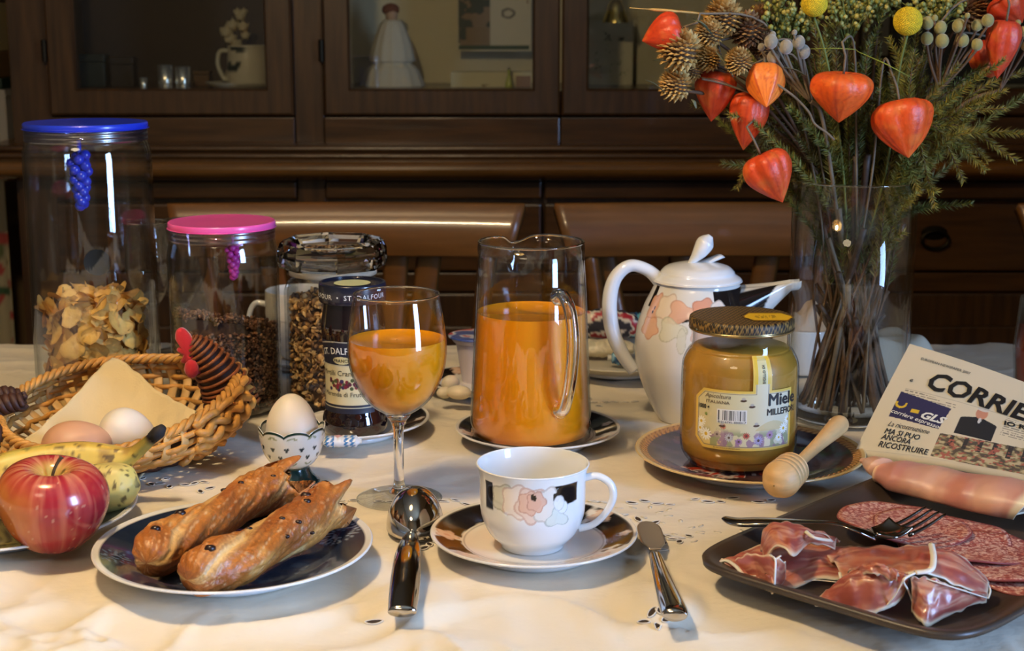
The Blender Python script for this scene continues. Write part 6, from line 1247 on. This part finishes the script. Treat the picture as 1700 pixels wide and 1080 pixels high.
SPR = [((1690, 268), 'longest sprig drooping far right below the reddish lantern', .02), ((1642, 268), 'drooping right-hand sprig ending left of the longest one', .02), ((1700, 118), 'sprig reaching the right edge below the reddish lantern', .0), ((1668, 180), 'thin sprig lying level at the right edge', .0), ((1552, 345), 'sprig hanging outside the right rim of the vase', .05), ((1600, 300), 'drooping sprig between rim and far right', .03), ((1562, 245), 'short sprig just right of the large shiny lantern', .0), ((1222, 312), 'sprig drooping at the left, beside the lowest lantern', .04), ((1150, 175), 'thin leaf sprig at the far left below the cones', .0)]
for k, ((px, py), lab_, dr_) in enumerate(SPR): sprig('green needle-leaved ' + lab_, np.array(D(px, py, 1.37 + .02 * math.sin(k))), 300 + k, .0095, 19, (140, 128, 54), .45, dr_)
rg0 = np.random.default_rng(11)
for k in range(56):
    px = rg0.uniform(1270, 1640); py = rg0.uniform(20, 210) + (abs(px - 1440) / 200) ** 2 * 60; Y = rg0.uniform(1.37, 1.46)
    sprig('green needle-leaved sprig massed in the middle of the bouquet', np.array(D(px, py, Y)), 400 + k, .0090, 19, [(116, 118, 48), (134, 128, 54), (96, 102, 48), (122, 110, 54)][k % 4], .40, 0, 'massed green needle sprigs', 2)
# bare stems standing in the vase
DSTEM = mat('dark_stem', (58, 42, 30), .6, var=.3, vscale=90)  # darker brown than the other stem materials
for k in range(30):
    rg = np.random.default_rng(600 + k); a = rg.uniform(0, 2 * PI); a2 = a + PI + rg.normal(0, .5); b = (vx + .043 * math.cos(a), vy + .043 * math.sin(a), .014); e = (vx + .035 * math.cos(a2), vy + .035 * math.sin(a2), rg.uniform(.10, VH + .06))
    t = tag(obj('bare_stem', tube(cr([(0, 0, 0), tuple((np.array(e) - b) * .5 + rg.normal(0, .004, 3)), tuple(np.array(e) - b)], 6), rg.uniform(.0014, .0034), 7), [DSTEM, STEMB, DSTEM, STEMO][k % 4], loc=b), 'bare brown stem crossing others inside the vase', 'stem', 'bare stems in the vase')
# grass blade, dry straw, grey leaves
gb = [np.array(D(1345, 81, 1.34)), np.array(D(1385, 80, 1.345)), np.array(D(1420, 82, 1.35)), np.array(D(1425, 86, 1.35)), np.array(D(1470, 106, 1.345)), np.array(D(1512, 128, 1.34))]
tag(obj('grass_blade', tube(np.array(gb) - gb[0], [.0006, .0014, .0012, .0012, .0022, .0005], 8, flat=.25), mat('fresh_green', (148, 158, 50), .5), loc=gb[0]), 'bent yellow-green grass blade above the heart-shaped lantern', 'grass')
ds = [np.array(D(1045, 13, 1.36)), np.array(D(1085, 16, 1.365)), np.array(D(1125, 19, 1.37)), np.array(D(1162, 23, 1.38)), np.array(D(1172, 32, 1.385))]
tag(obj('dry_straw', tube(cr(np.array(ds) - ds[0], 4), [.0004] * 4 + [.0014] * 4 + [.0011] * 8 + [.0008], 7), mat('straw_gold', (206, 160, 78), .5), loc=ds[0]), 'dry golden straw pointing left at the top of the bouquet', 'straw')
LFL = ['dark green leaf above the largest golden cone, behind the far left lantern', 'grey-green leaf just under the dry golden straw', 'grey-green leaf between the small cones and the palest lantern', 'thin dark leaf pointing left from the largest golden cone', 'thin grey leaf pointing left below the lowest cone', 'dark leaf lying across the top of the dark pointed lantern', 'grey leaf right of the grey felted balls', 'short leaf hanging just below the lowest golden cone']
LEAFM = mat('grey_green_leaf', (96, 98, 70), .7); DLEAF = mat('dark_green_leaf', (44, 56, 32), .6)
for k, (a_, b_, m, w) in enumerate([((1150, 30), (1185, 60), DLEAF, .003), ((1148, 34), (1175, 45), LEAFM, .003), ((1188, 85), (1218, 128), LEAFM, .0032), ((1122, 108), (1082, 100), DLEAF, .0018), ((1105, 155), (1070, 132), LEAFM, .0014), ((1160, 128), (1222, 145), DLEAF, .0014), ((1340, 128), (1300, 112), LEAFM, .0025), ((1148, 165), (1156, 180), LEAFM, .0016)]):
    p, q = np.array(D(*a_, 1.35)), np.array(D(*b_, 1.345)); tag(obj('slender_leaf', tube(cr([(0, 0, 0), (q - p) * .5 + (0, -.002, .002), q - p], 6), [.0004] + [w * math.sin(PI * (i + .5) / 13) + .0003 for i in range(1, 12)] + [.0003], 8, flat=.2), m, loc=p), LFL[k], 'leaf')
tw = [np.array(D(*p, 1.335)) for p in [(1290, 140), (1318, 160), (1342, 185), (1352, 205), (1372, 220), (1385, 232)]]
tag(obj('forked_twig', tube(cr(np.array(tw) - tw[0], 5), .0012, 6), STEMO, loc=tw[0]), 'thin grey twig running from the pale lantern down to the right', 'twig')
tw = [np.array(D(*p, 1.36)) for p in [(1165, 131), (1190, 136), (1222, 146), (1260, 160)]]
tag(obj('crossing_twig', tube(cr(np.array(tw) - tw[0], 5), .0010, 6), STEMO, loc=tw[0]), 'thin brown twig crossing the dark pointed lantern', 'twig')

# ------------------------------------------------------------------ far side of the table
for lab_, px, Y, rim, rb_, rr2 in [('empty stemmed glass behind the tall blue-lidded jar', 256, 1.62, 368, .0265, .0215), ('empty stemmed glass seen through the pink-lidded jar', 308, 1.70, 366, .0300, .0250)]:
    p = D(px, 600, Y); zt = D(px, rim, Y).z; zb2 = D(px, 508, Y).z
    t = thing('empty_wine_glass', lab_, 'glass', (p.x, Y, 0), group='empty wine glasses at the back'); (VF, Pq) = glass_wall([(.0008, zb2), (.010, zb2 + .004), (.021, zb2 + .022), (rb_, zb2 + (zt - zb2) * .5), (rr2, zt)], .0011)
    obj('bowl', VF, GLASS, t); obj('rim', tube([(Pq[-1][0] * math.cos(a), Pq[-1][0] * math.sin(a), zt) for a in np.linspace(0, 2 * PI, 48)], .0008, 6, caps=False), SOLIDGLASS, t)
    obj('stem', lathe(cr([(.0006, .0035), (.008, .005), (.004, .012), (.0036, zb2 * .6), (.0042, zb2 - .004), (.0090, zb2 + .002), (.0006, zb2 + .002)], 5), 24), SOLIDGLASS, t); obj('foot', lathe([(.0006, .0045), (.010, .004), (.03, .001), (.0306, .0003), (.0006, .0002)], 40), GLASS, t)
# far cup and saucer
fcp = D(500, 560, 1.64); plate('saucer', 'white flowered saucer under the far cup behind the octagonal jar', 'saucer', (fcp.x, 1.64, 0), .070, .013, rim_decor(.070, seed=3), n=90, k=5)
t = thing('coffee_cup', 'far white cup with black patch, seen through the jars', 'cup', (fcp.x, 1.64, DF)); ZT = D(500, 486, 1.64).z - DF
VF = lathe(cr([(.0008, .003), (.017, .0), (.024, .004), (.0345, .018), (.038, .04), (.0385, ZT), (.037, ZT), (.036, .04), (.0008, .008)], 6), 96); V = VF[0]; r, a = polar(V); C = np.tile(lin((214, 206, 190)), (len(V), 1)); om = np.arange(len(V)) < len(V) * .55
over(C, (om & (np.abs(a + .95) < .35) & (V[:, 2] > ZT * .6) & (V[:, 2] < ZT * .93)).astype(float), BLK); over(C, (om & (np.abs(a + 2.1) < .3) & (V[:, 2] > ZT * .7) & (V[:, 2] < ZT * .93)).astype(float), BLK)
obj('cup_body', VF, CERAMV, t, cols=C); obj('handle', tube(cr([(-.036, 0, ZT * .82), (-.050, 0, ZT * .84), (-.057, 0, ZT * .62), (-.052, 0, ZT * .35), (-.034, 0, ZT * .25)], 6), .0032, 10), CERAM, t)
# yogurt pot with sweets on a black-rimmed saucer
yp = T(782, 652); plate('saucer', 'dark-rimmed saucer with sugared almonds behind the juice pitcher', 'saucer', (yp.x + .006, yp.y + .015, 0), .056, .012, rim_decor(.056, rot=1.4, seed=6), n=90, k=5)
YY = yp.y + .03; yz = D(785, 556, YY).z - DF; t = thing('yogurt_pot', 'pale plastic yogurt pot with printed foil lid behind the pitcher', 'pot', (D(795, 600, YY).x, YY, DF), .3)
obj('pot_wall', lathe(cr([(.0008, .0), (.0165, .0), (.018, .003), (.0235, yz * .8), (.0245, yz - .007), (.0262, yz - .006), (.0300, yz - .001)], 4), 48), mat('pot_plastic', (196, 184, 186), .4), t)
V, F = lathe([(.0315, yz - .001), (.0318, yz + .0005)] + [(x, yz + .0008) for x in np.linspace(.030, .0008, 24)], 90); C = np.tile(lin((190, 194, 204)), (len(V), 1)); n = fbm(V[:, 0] * 70, V[:, 1] * 70, 2, 3); over(C, sm(.0, .08, n), (64, 84, 150)); over(C, sm(.1, .16, -n), (176, 60, 70))
obj('foil_lid', (V, F), VP('foil_lid_print', .3), t, cols=C)
SUG = mat('sugar_almond', (224, 208, 176), .5, sss=.1)
for px, py, rx, rz, an, lab_ in [(748, 641, .0095, .0085, .3, 'upper sugared almond on the far saucer'), (762, 655, .0125, .0072, -.2, 'front sugared almond on the far saucer'), (738, 655, .0085, .006, .5, 'greyish sugared almond lowest left on the far saucer')]:
    p = T(px, py, DF + rz * .8); tag(obj('sugared_almond', (ICO3[0] * np.array((rx, rx * .7, rz)), ICO3[1]), SUG, loc=(p.x, p.y, DF + rz + .001 if py > 650 else DF + .010), rot=(0, 0, an)), lab_, 'sweet')
# plate with wrapped biscuits, right of the pitcher
q0 = D(1012, 612, 1.60); t = thing('serving_plate', 'oval pale plate with wrapped snacks between pitcher and coffee pot', 'plate', (q0.x + .01, 1.61, 0)); VF = lathe(plate_prof(.085, .016, k=5), 72); V = VF[0].copy(); V[:, 0] *= .9; obj('dish', (V, VF[1]), mat('pale_glaze', (196, 190, 172), .25), t); obj('foot_ring', lathe([(.045, 0), (.05, 0), (.05, .005), (.045, .005)], 40), CERAM, t)
def wrap(name, lab_, px, py, Y, w, h, d, base, c1, c2, z0):
    p = D(px, py, Y); t = thing(name, lab_, 'snack', (p.x, Y, z0))
    V, F, u, v = grid(lambda u, v: np.column_stack([(u - .5) * w, d / 2 * np.cos(v * 2 * PI) * (.3 + .7 * np.sin(u * PI) ** .3), h / 2 + h / 2 * np.sin(v * 2 * PI) * (.35 + .65 * np.sin(u * PI) ** .4) + .0012 * vn3(u * 14, v * 8, px)]), 60, 40); C = np.tile(lin(base), (len(V), 1)); n = fbm(u * 6 + px, v * 8, 3, 3); over(C, sm(.05, .1, n), c1); over(C, sm(.08, .12, -n), c2); obj('wrapper', (V, F), VP(name + '_print', .35), t, cols=C)
    obj('crimped_end', box(-w / 2 - .004, -w / 2 + .003, -d * .16, d * .16, h * .3, h * .7), bpy.data.materials['pale_glaze'], t)
wrap('snack_bag', 'white snack bag striped red, leaning behind the pitcher', 1004, 560, 1.665, .075, .034, .02, (214, 206, 190), (164, 34, 44), (48, 48, 60), .022)
wrap('snack_packet', 'pale cream packet lying in front of the red striped bag', 1000, 585, 1.63, .07, .020, .03, (222, 212, 184), (206, 196, 166), (190, 186, 160), .009)
wrap('blue_sweet', 'small blue wrapped sweet at the edge of the pale plate', 1030, 600, 1.585, .020, .016, .014, (46, 104, 140), (28, 62, 100), (120, 160, 180), .010)
wrap('teal_packet', 'teal packet seen between the coffee pot and its handle', 1052, 560, 1.68, .03, .030, .016, (80, 140, 140), (30, 60, 84), (170, 190, 170), .020)
# cup and napkin seen through the vase
cq = D(1340, 600, 1.60); t = thing('white_mug', 'tall white cup half hidden behind the vase and honey jar', 'cup', (cq.x - .004, 1.60, 0)); zt = D(1340, 545, 1.6).z
obj('mug_body', lathe(cr([(.0008, .002), (.024, .0), (.030, .006), (.0335, zt * .5), (.035, zt), (.0335, zt), (.031, zt * .5), (.0008, .008)], 5), 64), CERAM, t); obj('handle', tube(cr([(.033, 0, zt * .85), (.048, 0, zt * .8), (.050, 0, zt * .5), (.031, 0, zt * .3)], 6), .0035, 8), CERAM, t)
V, F, u, v = grid(lambda u, v: np.column_stack([(u - .5) * .055 * (1 - .3 * v), (v - .5) * .05, .030 * np.sin(u * PI) * np.sin(v * PI) ** .7 * (1 + .35 * np.sin(u * 9 + 2 * v)) + .004 * vn3(u * 6, v * 6, 2) + .002]), 50, 40)
p = D(1342, 540, 1.6); tag(obj('pastry_paper', (V, F), mat('peach_paper', (206, 176, 140), .8), loc=(cq.x - .004, 1.6, zt - .004), solid=.0006), 'crumpled peach paper on top of the tall white cup', 'paper')
V, F, u, v = grid(lambda u, v: np.column_stack([(u - .5) * .115, (v - .5) * .10, .055 * np.sin(u * PI) ** .8 * np.sin(v * PI) ** .8 * (1 + .28 * np.sin(u * 7 + 3 * v) + .2 * np.sin(v * 8)) + .006 * vn3(u * 6, v * 6, 22) + .003]), 70, 60)
p = D(1468, 590, 1.585); tag(obj('crumpled_napkin', (V, F), mat('far_napkin', (214, 204, 180), .85), loc=(p.x, 1.585, 0), solid=.001), 'crumpled white napkin behind the right half of the vase', 'napkin')
# amber tumbler at the right edge
p = D(1712, 640, 1.50); t = thing('amber_tumbler', 'tumbler of dark amber drink cut by the right edge', 'glass', (p.x, 1.5, 0)); zt = D(1712, 492, 1.5).z
obj('tumbler_wall', lathe([(.0008, .002), (.017, .002), (.0205, .05), (.0165, zt), (.0155, zt), (.0190, .05), (.0008, .006)], 40), GLASS, t); obj('drink', lathe([(.0008, .007), (.0160, .007), (.0185, .05), (.0165, zt * .72), (.0008, zt * .72)], 32), mat('amber_drink', (150, 62, 20), .2, coat=.4), t)
